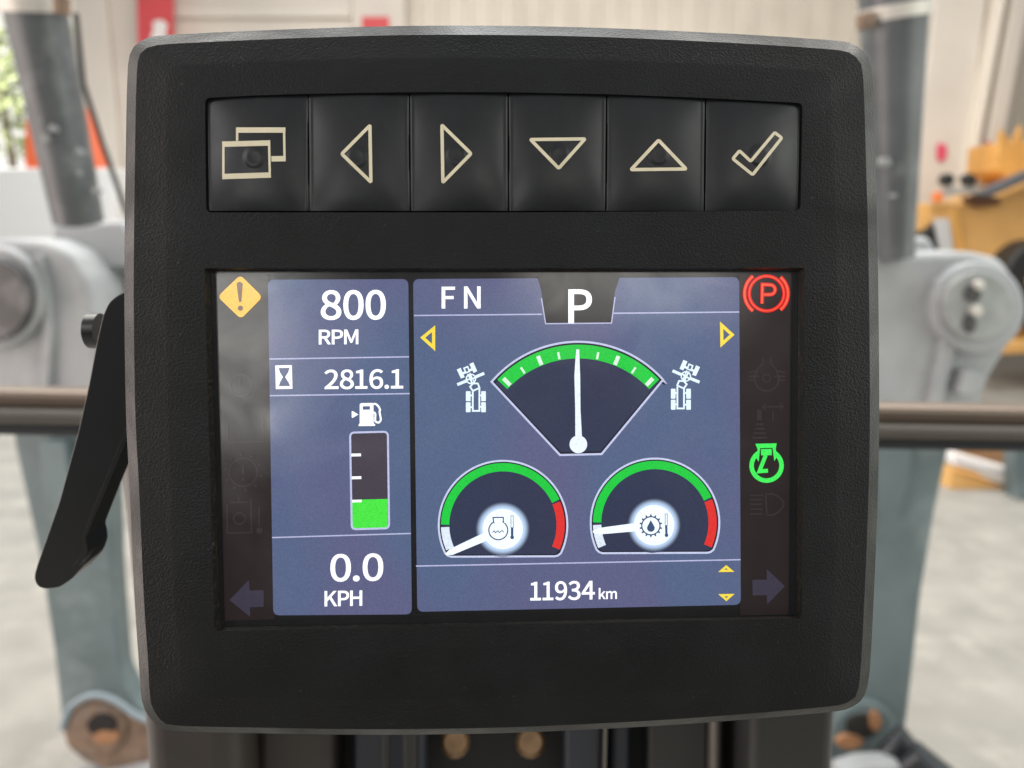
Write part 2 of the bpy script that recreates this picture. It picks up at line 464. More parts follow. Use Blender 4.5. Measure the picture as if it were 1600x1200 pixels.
for i in range(6):
    k = obj('button', build_key(i), rubber, MON, smooth=True, local=True, angle=50)
    k['label'] = KEYLAB[i]
    bm = NB()
    for n_, (pts, closed, w) in enumerate(ICONS[i]):
        if w == 'win':      # window outline with thick top and bottom bars
            q = [Vector(p) for p in pts]
            bars = [((q[0].x, q[0].y - 2.6), (q[3].x, q[3].y - 2.6), 8.4), ((q[1].x, q[1].y + 2.8), (q[2].x, q[2].y + 2.8), 8.4)]
            for a, b, ww in bars:
                add_ribbon(bm, stroke2d([(a[0] - 1.8, a[1]), (b[0] + 1.8, b[1])], ww, False, 5), False, lambda x, y: key_point(i, x, y, .00006))
            for a, b in ((q[0], q[1]), (q[3], q[2])):
                add_ribbon(bm, stroke2d([(a.x, a.y - 6.8), (b.x, b.y + 7)], 3.6, False, 5), False, lambda x, y: key_point(i, x, y, .00006))
        elif w == 'winb':
            add_ribbon(bm, stroke2d([(368.7,203.2),(446,203.2)], 8.4, False, 5), False, lambda x, y: key_point(i, x, y, .00006))
            add_ribbon(bm, stroke2d([(370.5,207.4),(370.5,220)], 3.6, False, 5), False, lambda x, y: key_point(i, x, y, .00006))
            add_ribbon(bm, stroke2d([(443.9,207.4),(444.5,243.8)], 3.6, False, 5), False, lambda x, y: key_point(i, x, y, .00006))
            add_ribbon(bm, stroke2d([(424,248.2),(446.4,247.8)], 8.4, False, 5), False, lambda x, y: key_point(i, x, y, .00006))
        else:
            pr = stroke2d(round_poly(pts, 2.5, 3), w, True, 3)
            add_ribbon(bm, pr, True, lambda x, y: key_point(i, x, y, .00006))
    face_up(bm)
    obj('icon', bm, cream, k, local=True)

# ================================================================== THE SCREEN
LAY = .00005
_bm = NB(); _bm.faces.new([_bm.verts.new(P(x, y, -.0003)) for x, y in SCRI]); face_up(_bm)
screen = obj('screen', _bm, lcd(10, 10, 11), MON, local=True)
def ui(name, layer, m, shapes, label=None):
    """one graphic of the screen picture: fills, lines and letters laid just above the layer below"""
    bm = NB(); z = -.0002 + LAY * layer; k = 0
    for s in shapes:
        zz = z + k * .000008; k += 1
        if s[0] == 'fill':
            bm.faces.new([bm.verts.new(P(x, y, zz)) for x, y in s[1]])
        elif s[0] == 'line':
            closed = s[3] if len(s) > 3 else False
            add_ribbon(bm, stroke2d(s[1], s[2], closed), closed, lambda x, y: P(x, y, zz))
        elif s[0] == 'hole':        # outline with holes
            es = []
            for lp in s[1]:
                es += ring_edges(bm, [bm.verts.new(P(x, y, zz)) for x, y in lp])
            bmesh.ops.triangle_fill(bm, edges=es, use_beauty=True)
    face_up(bm)
    o = obj(name, bm, m, screen, local=True)
    if label: o['label'] = label
    return o
GLYPHS = {"0":[[[48,-5,97,-5,146,-5],[177,40,177,129,177,218],[146,261,97,261,48,261],[18,218,18,129,18,40]],[[126,21,97,21,68,21],[48,54,48,129,48,204],[68,236,97,236,126,236],[146,204,146,129,146,54]]],"1":[[[31,9,31,0,78,0],[125,0,172,0,172,9],[172,18,172,27,154,27],[137,27,120,27,120,103],[120,180,120,257,112,257],[104,257,96,257,82,249],[65,243,42,238,42,232],[42,225,42,218,58,218],[73,218,88,218,88,154],[88,90,88,27,69,27],[50,27,31,27,31,18]]],"2":[[[15,6,15,0,69,0],[123,0,177,0,177,9],[177,18,177,28,153,28],[129,28,106,28,93,28],[77,26,64,25,124,82],[165,134,165,186,165,231],[136,261,90,261,57,261],[35,246,14,224,20,218],[26,212,33,206,47,223],[65,235,86,235,118,235],[133,214,133,185,133,140],[96,89,15,19,15,13]]],"3":[[[52,-5,92,-5,138,-5],[175,23,175,69,175,104],[151,126,120,134,120,134],[120,135,120,136,148,145],[166,166,166,197,166,238],[134,261,91,261,62,261],[39,248,20,231,25,224],[31,217,37,210,51,225],[69,235,90,235,117,235],[133,219,133,195,133,167],[116,146,62,146,62,137],[62,129,62,121,122,121],[142,101,142,70,142,40],[121,22,90,22,61,22],[42,36,27,51,21,45],[16,38,10,31,27,12]]],"4":[[[119,24,119,0,129,0],[139,0,149,0,149,24],[149,47,149,71,161,71],[172,71,183,71,183,79],[183,88,183,96,172,96],[161,96,149,96,149,150],[149,203,149,257,137,257],[126,257,114,257,78,202],[43,147,7,92,7,85],[7,78,7,71,44,71],[82,71,119,71,119,47]],[[119,123,119,96,93,96],[67,96,40,96,60,125],[79,155,99,184,106,196],[113,209,119,222,120,222],[120,222,121,222,120,209],[119,188,119,175,119,149]]],"8":[[[50,-5,98,-5,146,-5],[178,25,178,62,178,97],[158,116,135,129,135,130],[135,130,135,131,150,143],[169,166,169,193,169,232],[143,261,99,261,59,261],[28,234,28,195,28,168],[44,149,63,136,63,136],[63,135,63,135,40,122],[16,98,16,64,16,24]],[[133,155,116,139,85,151],[57,165,57,195,57,220],[75,237,98,237,126,237],[142,217,142,191,142,172]],[[128,19,98,19,68,19],[44,39,44,67,44,91],[59,111,80,125,116,110],[148,97,148,63,148,37]]],"9":[[[54,-5,82,-5,130,-5],[175,35,175,139,175,221],[138,261,89,261,49,261],[15,228,15,178,15,125],[43,97,86,97,107,97],[130,110,145,129,143,49],[114,22,81,22,64,22],[49,29,38,42,32,35],[26,28,20,22,35,7]],[[141,208,145,155,128,131],[109,121,91,121,61,121],[46,144,46,178,46,213],[64,236,89,236,122,236]]],"6":[[[56,-5,105,-5,145,-5],[179,29,179,79,179,133],[151,159,108,159,88,159],[65,148,50,129,51,208],[80,235,116,235,131,235],[147,227,157,215,163,222],[169,228,175,235,160,250],[141,261,114,261,65,261],[20,223,20,123,20,38]],[[54,50,50,103,67,127],[87,136,103,136,134,136],[149,113,149,79,149,44],[130,21,105,21,73,21]]],"7":[[[74,97,69,0,80,0],[92,0,103,0,107,100],[118,160,178,237,178,244],[178,250,178,257,124,257],[71,257,17,257,17,248],[17,238,17,229,59,229],[100,229,142,229,91,159]]],".":[[[36,-5,49,-5,61,-5],[72,5,72,20,72,34],[61,44,49,44,36,44],[26,34,26,20,26,5]]],"R":[[[82,135,68,135,68,167],[68,199,68,230,82,230],[96,230,111,230,151,230],[173,218,173,185,173,151],[151,135,111,135,96,135]],[[155,36,176,0,188,0],[200,0,213,0,191,37],[169,75,147,112,182,121],[205,145,205,185,205,238],[168,257,116,257,89,257],[62,257,35,257,35,171],[35,86,35,0,46,0],[57,0,68,0,68,36],[68,73,68,109,83,109],[98,109,114,109,135,73]]],"P":[[[35,86,35,0,46,0],[57,0,68,0,68,34],[68,68,68,102,82,102],[96,102,110,102,166,102],[204,127,204,181,204,237],[166,257,109,257,84,257],[60,257,35,257,35,171]],[[80,129,68,129,68,162],[68,196,68,230,80,230],[92,230,104,230,150,230],[172,219,172,181,172,145],[151,129,106,129,93,129]]],"M":[[[35,86,35,0,45,0],[55,0,64,0,64,47],[64,95,64,142,64,164],[62,195,60,218,61,218],[61,218,62,218,69,198],[75,179,82,159,99,115],[115,70,131,26,138,26],[145,26,153,26,169,70],[185,115,201,159,208,179],[215,198,222,218,222,218],[223,218,223,218,221,195],[219,164,219,142,219,95],[219,47,219,0,229,0],[239,0,249,0,249,86],[249,171,249,257,236,257],[223,257,210,257,194,211],[177,165,161,119,155,102],[150,84,143,66,143,66],[142,66,142,66,136,84],[130,102,123,119,107,165],[91,211,74,257,61,257],[48,257,35,257,35,171]]],"K":[[[35,86,35,0,46,0],[57,0,68,0,68,27],[68,54,68,81,82,99],[97,116,112,134,137,89],[163,45,189,0,201,0],[213,0,225,0,194,53],[163,106,132,159,159,192],[186,224,213,257,200,257],[188,257,176,257,140,214],[104,171,68,128,68,128],[68,128,68,128,68,171],[68,214,68,257,57,257],[46,257,35,257,35,171]]],"H":[[[35,86,35,0,46,0],[57,0,68,0,68,40],[68,81,68,121,107,121],[147,121,187,121,187,81],[187,40,187,0,198,0],[209,0,220,0,220,86],[220,171,220,257,209,257],[198,257,187,257,187,221],[187,185,187,149,147,149],[107,149,68,149,68,185],[68,221,68,257,57,257],[46,257,35,257,35,171]]],"k":[[[32,93,32,0,43,0],[53,0,64,0,64,17],[64,33,64,50,76,64],[88,78,99,92,118,61],[137,31,155,0,167,0],[178,0,190,0,166,38],[142,76,118,113,139,139],[160,165,181,190,169,190],[158,190,146,190,119,157],[92,123,65,90,65,90],[64,90,64,90,64,153],[64,216,64,279,53,279],[43,279,32,279,32,186]]],"m":[[[32,63,32,0,43,0],[54,0,64,0,64,46],[64,92,64,138,82,158],[98,167,112,167,136,167],[147,152,147,116,147,77],[147,39,147,0,158,0],[169,0,179,0,179,46],[179,92,179,138,197,158],[213,167,227,167,251,167],[263,152,263,116,263,77],[263,39,263,0,273,0],[284,0,294,0,294,40],[294,80,294,120,294,169],[276,195,237,195,214,195],[194,180,174,159,166,181],[151,195,121,195,99,195],[79,181,62,162,62,162],[62,162,62,162,61,172],[60,181,58,190,50,190],[41,190,32,190,32,127]]],"F":[[[35,86,35,0,46,0],[57,0,68,0,68,38],[68,77,68,115,100,115],[133,115,166,115,166,124],[166,133,166,143,133,143],[100,143,68,143,68,171],[68,200,68,229,106,229],[145,229,183,229,183,238],[183,248,183,257,134,257],[85,257,35,257,35,171]]],"N":[[[35,86,35,0,46,0],[56,0,66,0,66,45],[66,90,66,135,66,162],[63,189,62,215,62,215],[63,215,63,215,73,197],[82,180,91,162,122,108],[153,54,185,0,196,0],[207,0,218,0,218,86],[218,171,218,257,208,257],[197,257,187,257,187,212],[187,168,187,123,187,97],[189,68,192,42,191,42],[190,42,190,42,181,60],[171,77,162,95,131,149],[100,203,68,257,57,257],[46,257,35,257,35,171]]]}
def glyph(ch):
    loops = []
    for sp in GLYPHS[ch]:
        pts = []; n = len(sp)
        for i in range(n):
            a, b = sp[i], sp[(i + 1) % n]
            p0 = Vector(a[2:4]); h0 = Vector(a[4:6]); h1 = Vector(b[0:2]); p1 = Vector(b[2:4])
            straight = abs((h0 - p0).cross(p1 - p0)) < 60 and abs((h1 - p1).cross(p0 - p1)) < 60
            K = 1 if straight else 6
            for j in range(K):
                t = j / K
                pts.append(p0 * (1 - t) ** 3 + h0 * 3 * t * (1 - t) ** 2 + h1 * 3 * t * t * (1 - t) + p1 * t ** 3)
        q = []
        for p in pts:
            if not q or (p - q[-1]).length > 1.2: q.append(p)
        if (q[0] - q[-1]).length < 1.2: q.pop()
        loops.append(q)
    return loops
def grow(lp, d):
    out = []; n = len(lp)
    for i in range(n):
        a = (lp[i] - lp[i - 1]).normalized(); b = (lp[(i + 1) % n] - lp[i]).normalized()
        n0 = Vector((a.y, -a.x)); n1 = Vector((b.y, -b.x)); m = n0 + n1
        if m.length < 1e-4: out.append(lp[i]); continue
        m.normalize(); out.append(lp[i] + m * (d / max(.5, m.dot(n0))))
    return out
def area2(lp): return sum(lp[i - 1].x * lp[i].y - lp[i].x * lp[i - 1].y for i in range(len(lp)))
def text_shapes(txt, x0, y0, x1, y1, bold=4.0, slope=None, track=18):
    """letters fitted to the box with cap top y0 and base line y1"""
    cx = 0; L = []
    for ch in txt:
        if ch == ' ': cx += 70; continue
        lo = glyph(ch)
        # outer loops counter-clockwise, holes clockwise, so grow() thickens both
        lo.sort(key=lambda q: -abs(area2(q)))
        fixed = []
        for k, q in enumerate(lo):
            outer = k == 0
            a = area2(q)
            if (outer and a < 0) or (not outer and a > 0): q = q[::-1]
            fixed.append(q)
        mn = min(p.x for q in fixed for p in q); mx = max(p.x for q in fixed for p in q)
        adv = track - 3 + 2 * bold + (8 if ch in '1.' else 0)
        L.append([[Vector((p.x - mn + cx, p.y)) for p in q] for q in fixed])
        cx += mx - mn + adv
    W = max(p.x for g in L for q in g for p in q) + bold; X0 = -bold
    top = max(p.y for g in L for q in g for p in q) + bold; bot = min(p.y for g in L for q in g for p in q) - bold
    if slope is None: slope = -.004 - .0155 * ((y0 + y1) / 2 - 435) / 515
    sx = (x1 - x0) / (W - X0); sy = (y1 - y0) / (top - bot)
    f = lambda p: (x0 + (p.x - X0) * sx, y1 - (p.y - bot) * sy + slope * (((p.x - X0) / (W - X0) - .5) * (x1 - x0)))
    out = []
    for g in L:
        out.append(('hole', [[f(p) for p in q] for q in g]))
        for q in g: out.append(('line', [f(p) for p in q], 2 * bold * (sx + sy) / 2, True))
    return out
def text(name, txt, x0, y0, x1, y1, layer=6, color=(250, 252, 255), s=1.25, **k):
    return ui(name, layer, lcd(*color, s), text_shapes(txt, x0, y0, x1, y1, **k))

LINE = lcd(188, 190, 226)
WHITE = lcd(248, 252, 255, 1.2)
strip = lcd(31, 21, 22)
ui('indicator_strip', 1, strip, [('fill', round_poly([(339,428),(420,428),(430,968),(351,970)], 4))], 'dark strip of warning lights beside the left panel')
ui('indicator_strip', 1, strip, [('fill', round_poly([(1154,428),(1236,428),(1232,960),(1156,961)], 4))], 'dark strip of warning lights beside the right panel')
PANELC = lcd(88, 97, 132, 1.0, .12)
ui('readout_panel', 2, PANELC, [('fill', round_poly([(418.5,437),(638,436),(643.5,960),(427,961.5)], 10))], 'narrow blue panel of number readings')
ui('gauge_panel', 2, PANELC, [('fill', round_poly([(645.5,436),(1155,433),(1157.5,945),(652,956)], 10))], 'wide blue panel of dial gauges')
for a, b in (((421,561),(639,557.5)), ((421.5,618.3),(640,615)), ((425,840),(642,833.5)), ((647,493),(847,491)), ((959,489.5),(1155,487.5)), ((650,884.5),(1157,874.5))):
    ui('divider_line', 3, LINE, [('line', [a, b], 2.0)])
text('engine_speed_reading', '800', 501, 453, 603, 500, bold=6)
text('engine_speed_unit', 'RPM', 498, 515, 560, 538, bold=6)
text('hour_meter_reading', '2816.1', 507, 577, 630, 608, bold=5)
text('ground_speed_reading', '0.0', 516, 865, 599, 908.5, bold=5)
text('ground_speed_unit', 'KPH', 507, 923, 566, 947, bold=6)
text('distance_reading', '11934', 828.5, 908, 929.5, 938, bold=5)
text('distance_unit', 'km', 935.5, 918.5, 964, 936, bold=6)
text('gear_letters', 'F', 690, 448, 711, 482, bold=5)
text('gear_letters', 'N', 725, 447.5, 751, 482, bold=5)
hg = [[(430,571),(456,570.5),(457,607.5),(431,608)], [(435.5,575),(452.5,574.7),(450.5,581.5),(445.6,589.2),(451,597.5),(453.3,603.2),(435.7,603.5),(437.5,597.5),(442,589.2),(437.3,581.5)]]
ui('hourglass_icon', 6, WHITE, [('hole', hg)])
ui('fuel_pump_icon', 6, WHITE, [
    ('hole', [[(562,632),(564,629.8),(582,629.6),(583.4,631),(584,661.5),(586.2,663),(586,665.4),(560.2,665.8),(560.3,663.5),(562,661.5)],
              [(566.8,634.8),(578,634.6),(578.2,640),(567,640.3)]]),
    ('line', smooth_open([(583.5,631.3),(587,631.3),(591.5,635.3),(593.8,640.5),(593,644),(595,655),(592.6,659.6),(589.3,660),(586.3,657),(586.4,647),(583.8,643.8)], 5), 3.0),
    ('fill', [(549.4,643),(551.3,642.3),(560,647.6),(551,653),(549.5,652)])])
# fuel level
ui('fuel_gauge', 4, lcd(66, 60, 72), [('fill', round_poly([(547,676),(606,674.5),(608,825.5),(549.5,827)], 7))])
ui('fuel_level', 5, lcd(72, 232, 66, 1.0, .03), [('fill', round_poly([(550,781),(605.5,779.5),(606,825),(551,826)], [0,0,4,4]))], 'bright green fuel level about a third full')
ui('fuel_gauge_outline', 6, lcd(196, 200, 236), [('line', round_poly([(547,676),(606,674.5),(608,825.5),(549.5,827)], 7), 3.0, True)])
ui('fuel_gauge_mark', 7, WHITE, [('line', [(549,711),(564,710.7)], 4.4), ('line', [(549.5,746.6),(564.5,746.3)], 4.4), ('line', [(550,783),(565,782.7)], 4.0)])
# gear position tab
TAB = [(839,431),(846,455),(852.5,505.5),(955,504.5),(961,455),(969,431)]
ui('gear_position_tab', 4, lcd(22, 22, 24), [('fill', TAB)])
ui('gear_position_tab_outline', 5, LINE, [('line', [(846,466),(852.5,505.8),(955.5,504.8),(961,464)], 1.8)])
text('gear_position_letter', 'P', 888, 452, 925, 505, bold=5)
YEL = lcd(255, 226, 66)
def tri(a, b, c, w): return [('line', [a, b, c], w, True)]
ui('turn_arrow', 5, YEL, tri((660.5,527.5), (677.5,513.5), (677.5,543), 5.0), 'yellow outlined triangle pointing left')
ui('turn_arrow', 5, YEL, tri((1144,523), (1127.5,508), (1128,537.5), 5.0), 'yellow outlined triangle pointing right')
ui('scroll_arrow', 5, YEL, tri((1134.7,885.3), (1127,892), (1142.5,891.8), 3.6), 'small yellow triangle pointing up')
ui('scroll_arrow', 5, YEL, tri((1135,937), (1127,930), (1143,929.8), 3.6), 'small yellow triangle pointing down')
# articulation gauge
FC = (903.5, 712)
DIAL = lcd(45, 52, 78, 1.0, .08)
GREEN = lcd(20, 205, 62, 1.0, .04); RED = lcd(226, 46, 42)
arc = px_circle(*FC, 178, 40, 139.5, 40.2)
fan = [(768,596.5)] + arc + [(1035.5,594), (940,709.5), (875,711)]
ui('articulation_dial', 3, DIAL, [('fill', fan)])
ui('articulation_dial_outline', 4, lcd(18, 22, 38), [('line', [(FC[0] + (x - FC[0]) * .976, 640 + (y - 640) * .965) for x, y in fan], 4.0, True)])
ui('articulation_dial_outline', 5, lcd(200, 206, 238), [('line', fan, 3.2, True)])
def band(cx, cy, r0, r1, a0, a1, n=48):
    o = px_circle(cx, cy, r1, n, a0, a1); q = px_circle(cx, cy, r0, n, a0, a1)
    return ('line', [((x0 + x1) / 2, (y0 + y1) / 2) for (x0, y0), (x1, y1) in zip(o, q)], r1 - r0)
ui('articulation_scale', 6, GREEN, [band(*FC, 152, 173.5, 136.8, 43.2)])
tk = []
for k in range(-4, 5):
    if k == 0: continue
    a = math.radians(90 + k * 11); maj = k % 2 == 0
    r0, r1 = (153, 168) if maj else (153.5, 164.5)
    tk.append(('line', [(FC[0] + r0 * math.cos(a), FC[1] - r0 * math.sin(a)), (FC[0] + r1 * math.cos(a), FC[1] - r1 * math.sin(a))], 6.2 if maj else 3.4))
ui('articulation_scale_mark', 7, lcd(225, 250, 230), tk)
ui('articulation_needle', 8, lcd(232, 243, 255, 1.1), [('fill', [(900.6,546),(905,546),(906.5,588),(907,640),(909.6,688),(899,688),(898.8,640),(897.5,588),(899.2,560)]), ('fill', px_circle(903.7,694.3,13.8,32))])
# little grader pictograms
def machine(ox, oy, mir):
    f = (lambda x, y: (ox + (845 - x) / 10.91, oy + (y - 42) / 10.91)) if mir else (lambda x, y: (ox + x / 10.91, oy + y / 10.91))
    G = lambda pts: [f(*p) for p in pts]
    S = []
    for r in ((305,668,385,838), (305,856,385,1026), (566,668,645,838), (566,856,645,1026)):
        S.append(('fill', round_poly(G([(r[0],r[1]),(r[2],r[1]),(r[2],r[3]),(r[0],r[3])]), 1.2, 3)))
    for a, b in (((384,740),(424,740)), ((384,940),(424,940)), ((530,740),(567,740)), ((530,935),(567,935))): S.append(('line', G([a, b]), 2.6))
    S.append(('line', G([(422,668),(422,1004),(535,1004),(535,632)]), 2.7, False))
    S.append(('line', G([(424,664),(376,592),(428,536),(508,536),(538,612),(424,664)]), 2.6, False))
    S.append(('fill', G([(150,300),(216,268),(284,430),(220,452)])))
    S.append(('fill', G([(362,205),(432,176),(498,326),(436,356)])))
    S.append(('line', G([(236,372),(300,344)]), 3.6)); S.append(('line', G([(360,318),(424,288)]), 3.6))
    S.append(('line', G([(272,276),(336,250),(364,330),(306,354)]), 2.2, True))
    S.append(('line', G([(158,556),(320,490)]), 4.6)); S.append(('line', G([(460,430),(618,362)]), 4.6))
    S.append(('line', [p for p in px_circle(*f(390, 458), 7.2, 24)], 2.0, True))
    c = f(390, 458)
    for da in (35, 125, 215, 305):
        a = math.radians(da + (-22 if not mir else 22)); S.append(('line', [c, (c[0] + 7 * math.cos(a), c[1] - 7 * math.sin(a))], 2.6))
    S.append(('line', G([(334,372),(404,520)]), 1.7)); S.append(('line', G([(372,356),(440,504)]), 1.7))
    return S
ui('machine_icon', 4, lcd(228, 246, 255, 1.1), machine(700, 550, False), 'white top view of a machine turned left')
ui('machine_icon', 4, lcd(228, 246, 255, 1.1), machine(1030, 550, True), 'white top view of a machine turned right')
# the two round temperature gauges
def halo_mat(name, c, r0, r1):
    m = lcd(205, 228, 255, 1.0).copy(); m.name = name
    n = m.node_tree.nodes; l = m.node_tree.links; b = n['Principled BSDF']
    g = n.new('ShaderNodeVectorMath'); g.operation = 'DISTANCE'
    p = P(*c, 0); l.new(n.new('ShaderNodeTexCoord').outputs['Object'], g.inputs[0]); g.inputs[1].default_value = p
    mr = n.new('ShaderNodeMapRange'); mr.interpolation_type = 'SMOOTHSTEP'
    mr.inputs['From Min'].default_value = r0; mr.inputs['From Max'].default_value = r1
    l.new(g.outputs['Value'], mr.inputs['Value'])
    mx = n.new('ShaderNodeMix'); mx.data_type = 'RGBA'
    mx.inputs['A'].default_value = (*lin(196, 222, 255), 1); mx.inputs['B'].default_value = (*lin(45, 52, 78), 1)
    l.new(mr.outputs['Result'], mx.inputs['Factor']); l.new(mx.outputs['Result'], b.inputs['Emission Color'])
    return m
DARKI = lcd(58, 82, 118)
def dial(cx, cy, hub, tip, icon):
    R = 100.5; yb = 869.5 if cx < 900 else 864
    hw = math.sqrt(R * R - (yb - cy - 4) ** 2)
    a = math.degrees(math.asin((yb - 5 - cy) / R))
    out = px_circle(cx, cy, R, 60, 180 + a, -a) + [(cx + hw - 4, yb - 1.5), (cx + hw - 9, yb - .3), (cx - hw + 9, yb + .4), (cx - hw + 4, yb - 1)]
    ui('temperature_dial', 3, DIAL, [('fill', out)])
    ui('temperature_dial_outline', 4, lcd(18, 22, 38), [('line', [(cx + (x - cx) * .974, cy - 5 + (y - cy + 5) * .97) for x, y in out], 3.4, True)])
    ui('temperature_dial_outline', 5, lcd(204, 212, 242), [('line', out, 3.0, True)])
    ui('normal_range_arc', 6, GREEN, [band(cx, cy, 84, 97, 179.5, 24.5)])
    ui('hot_range_arc', 6, RED, [band(cx, cy, 83.5, 96.5, 22.6, -23.5, 24)])
    ui('cold_range_arc', 6, lcd(226, 238, 252), [band(cx, cy, 84, 97, 182, 204, 12)])
    ui('dial_glow', 5, halo_mat('dial_glow_light', hub, .0054, .0073), [('fill', px_circle(*hub, 44, 48))])
    d = (Vector(hub) - Vector(tip)).normalized(); n = Vector((-d.y, d.x)); t = Vector(tip); h = Vector(hub)
    ui('temperature_needle', 7, lcd(236, 248, 255, 1.15), [('fill', [tuple(t + n * 1.0), tuple(t + d * 9 + n * 4.6), tuple(h + n * 7.2), tuple(h - n * 7.2), tuple(t + d * 9 - n * 5.4), tuple(t - n * 2)]), ('fill', px_circle(*hub, 31.5, 40))])
    ui(icon[0], 9, DARKI, icon[1])
c0 = (778.6, 828.5)
eng = [('line', [(771.5,816.5),(770.3,808.6),(786.3,808.4),(786.6,816)] + px_circle(*c0, 14.8, 28, 58, -238), 1.9, True),
       ('line', smooth_open([(769.5,832.2),(772.3,829.3),(774,832.4),(778,829.2),(780.3,832.2),(784.5,829),(787,831.8)], 3), 1.3),
       ('line', [(798.4,806),(798.4,824.5),(802,824.5),(802,806)], .9, True), ('line', [(800.2,824.5),(800.2,838)], 3.8), ('fill', px_circle(800.3,839.5,3.0,16))]
dial(786, 820.5, (785.5, 826.5), (697, 866.5), ('engine_temperature_icon', eng))
g0 = (1017, 821.5); gear = [('line', px_circle(*g0, 14.2, 36), 2.0, True)]
for k in range(14):
    a = 2 * math.pi * (k + .5) / 14
    gear.append(('line', [(g0[0] + 14.6 * math.cos(a), g0[1] + 14.6 * math.sin(a)), (g0[0] + 18 * math.cos(a), g0[1] + 18 * math.sin(a))], [3.2, 1.8]))
gear += [('fill', [(1016.8,812.6)] + px_circle(1017, 825, 6.0, 20, 28, -208)),
         ('line', [(1039.3,803),(1039.3,821),(1042.6,821),(1042.6,803)], .9, True), ('line', [(1041,821),(1041.3,835)], 3.6), ('fill', px_circle(1041.4,836.2,2.9,16))]
dial(1023.5, 817, (1022, 820.5), (926.5, 831.5), ('gear_oil_temperature_icon', gear))
# lit warning lamps
dm = round_poly([(375.5,429.5),(410.5,464),(376.5,498.5),(340,463.5)], 8)
ui('warning_lamp', 5, lcd(255, 192, 48, 1.0), [('fill', dm)], 'yellow diamond with an exclamation mark')
ui('warning_mark', 6, lcd(112, 78, 52), [('fill', round_poly([(369.5,443),(374,439.5),(379.5,443),(377.2,472),(373.3,472)], 2)), ('fill', px_circle(375.6,481.5,4.2,20))])
rc = (1197.8, 458.6)
LR = px_circle(*rc, 34.5, 20, 128, 232); RRa = px_circle(*rc, 33.5, 20, 50, -50)
Pp = [(1190.6,474.5),(1191.2,444.5),(1203,445)] + px_circle(1203.5,452.6,7.6,12,90,-90) + [(1193,460.4)]
ui('parking_brake_lamp', 5, lcd(236, 14, 12), [('line', px_circle(*rc, 27.2, 48), 5.4, True), ('line', LR, 6.2), ('line', RRa, 6.2), ('line', Pp, 6.0)], 'red circled letter P between two arcs')
ui('parking_brake_lamp', 6, lcd(255, 98, 66, 1.0), [('line', px_circle(*rc, 27.2, 48), 1.4, True), ('line', LR, 3.2), ('line', RRa, 3.2), ('line', Pp, 2.8)], 'pale bright core of the red brake lamp')
ec = (1197.8, 727.5)
ui('engine_lamp', 5, lcd(64, 244, 92, 1.0), [('line', [(1184.5,711.5),(1184,696.8),(1210.4,696.2),(1211,710.5)] + px_circle(*ec, 23.4, 36, 54, -234), 7.0, True),
    ('fill', [(1188.8,701.8),(1205.6,701.4),(1206,711.2),(1189.3,711.5)]), ('line', [(1196.5,711),(1186.6,736.4),(1200,735.4)], 6.2)], 'bright green engine symbol')
# unlit symbols, just darker than the strip's glow
DIM = lcd(48, 38, 40)
ui('unlit_axle_icon', 3, DIM, [('line', px_circle(1198,592,19,30,40,-220), 2.6), ('line', [(1192,558),(1192,567),(1181,580),(1170,582)], 2.4), ('line', [(1204,558),(1204,567),(1215,580),(1227,582)], 2.4),
    ('line', [(1170,588),(1186,588)], 3), ('line', [(1210,588),(1227,588)], 3), ('line', [(1170,594),(1182,594)], 2.4), ('line', [(1214,594),(1227,594)], 2.4), ('line', px_circle(1198,591,6,18), 2, True)])
ui('unlit_lever_icon', 3, DIM, [('fill', [(1183,640),(1190,640),(1191,657),(1182,657)]), ('line', [(1181,663),(1193,663)], 3.4), ('line', [(1179,670),(1195,670)], 3.4), ('line', [(1177,677),(1197,677)], 3.4), ('line', [(1175,684),(1199,684)], 3.4),
    ('line', [(1191,636),(1224,635)], 2.4), ('line', [(1197,630),(1191,636),(1197,642)], 2), ('line', [(1218,629),(1224,635),(1218,641)], 2), ('line', [(1207.5,642),(1207.5,659)], 2.6)])
ui('unlit_headlamp_icon', 3, DIM, [('line', [(1172,774),(1192,773.5)], 2.4), ('line', [(1172,781),(1191,780.7)], 2.4), ('line', [(1172,788),(1191,787.7)], 2.4), ('line', [(1172,795.5),(1191,795.2)], 2.4), ('line', [(1172,803),(1192,802.7)], 2.4),
    ('line', round_poly([(1196,772),(1211,771.5),(1229,787),(1212,804.5),(1198,804.5)], [3,10,14,10,3]), 2.6, True)])
ARW = lcd(54, 50, 66)
ui('unlit_turn_arrow', 3, ARW, [('fill', [(1175.5,906),(1198,905.5),(1198,889),(1226.5,916),(1198.5,944.5),(1198,930),(1176,930.5)])], 'dull grey arrow pointing right')
ui('unlit_turn_arrow', 3, ARW, [('fill', [(358.5,937.5),(389,906),(390,922.5),(412,922),(412,948),(390.5,949),(391,964)])], 'dull grey arrow pointing left')
gr = [('line', px_circle(380,738,22,32), 2.6, True), ('line', [(380,726),(380,742)], 4), ('fill', px_circle(380,749,2.6,12))]
for k in range(10):
    a = 2 * math.pi * (k + .3) / 10; gr.append(('line', [(380 + 25.5 * math.cos(a), 738 + 25.5 * math.sin(a)), (380 + 30 * math.cos(a), 738 + 30 * math.sin(a))], 4))
ui('unlit_gear_icon', 3, DIM, gr)
ui('unlit_engine_icon', 3, DIM, [('line', [(355,788),(355,833),(393,832),(392,780)], 2.6), ('line', [(360,785),(387,784.5)], 2.6), ('line', [(373,784),(373,774)], 2.4), ('line', px_circle(374,810,9,20), 2.4, True), ('line', [(405,790),(405,822)], 2.6), ('fill', px_circle(405.5,829,5,16))])
ui('unlit_box_icon', 3, DIM, [('line', [(356,660),(356,691),(411,690),(411,655)], 2.2)])
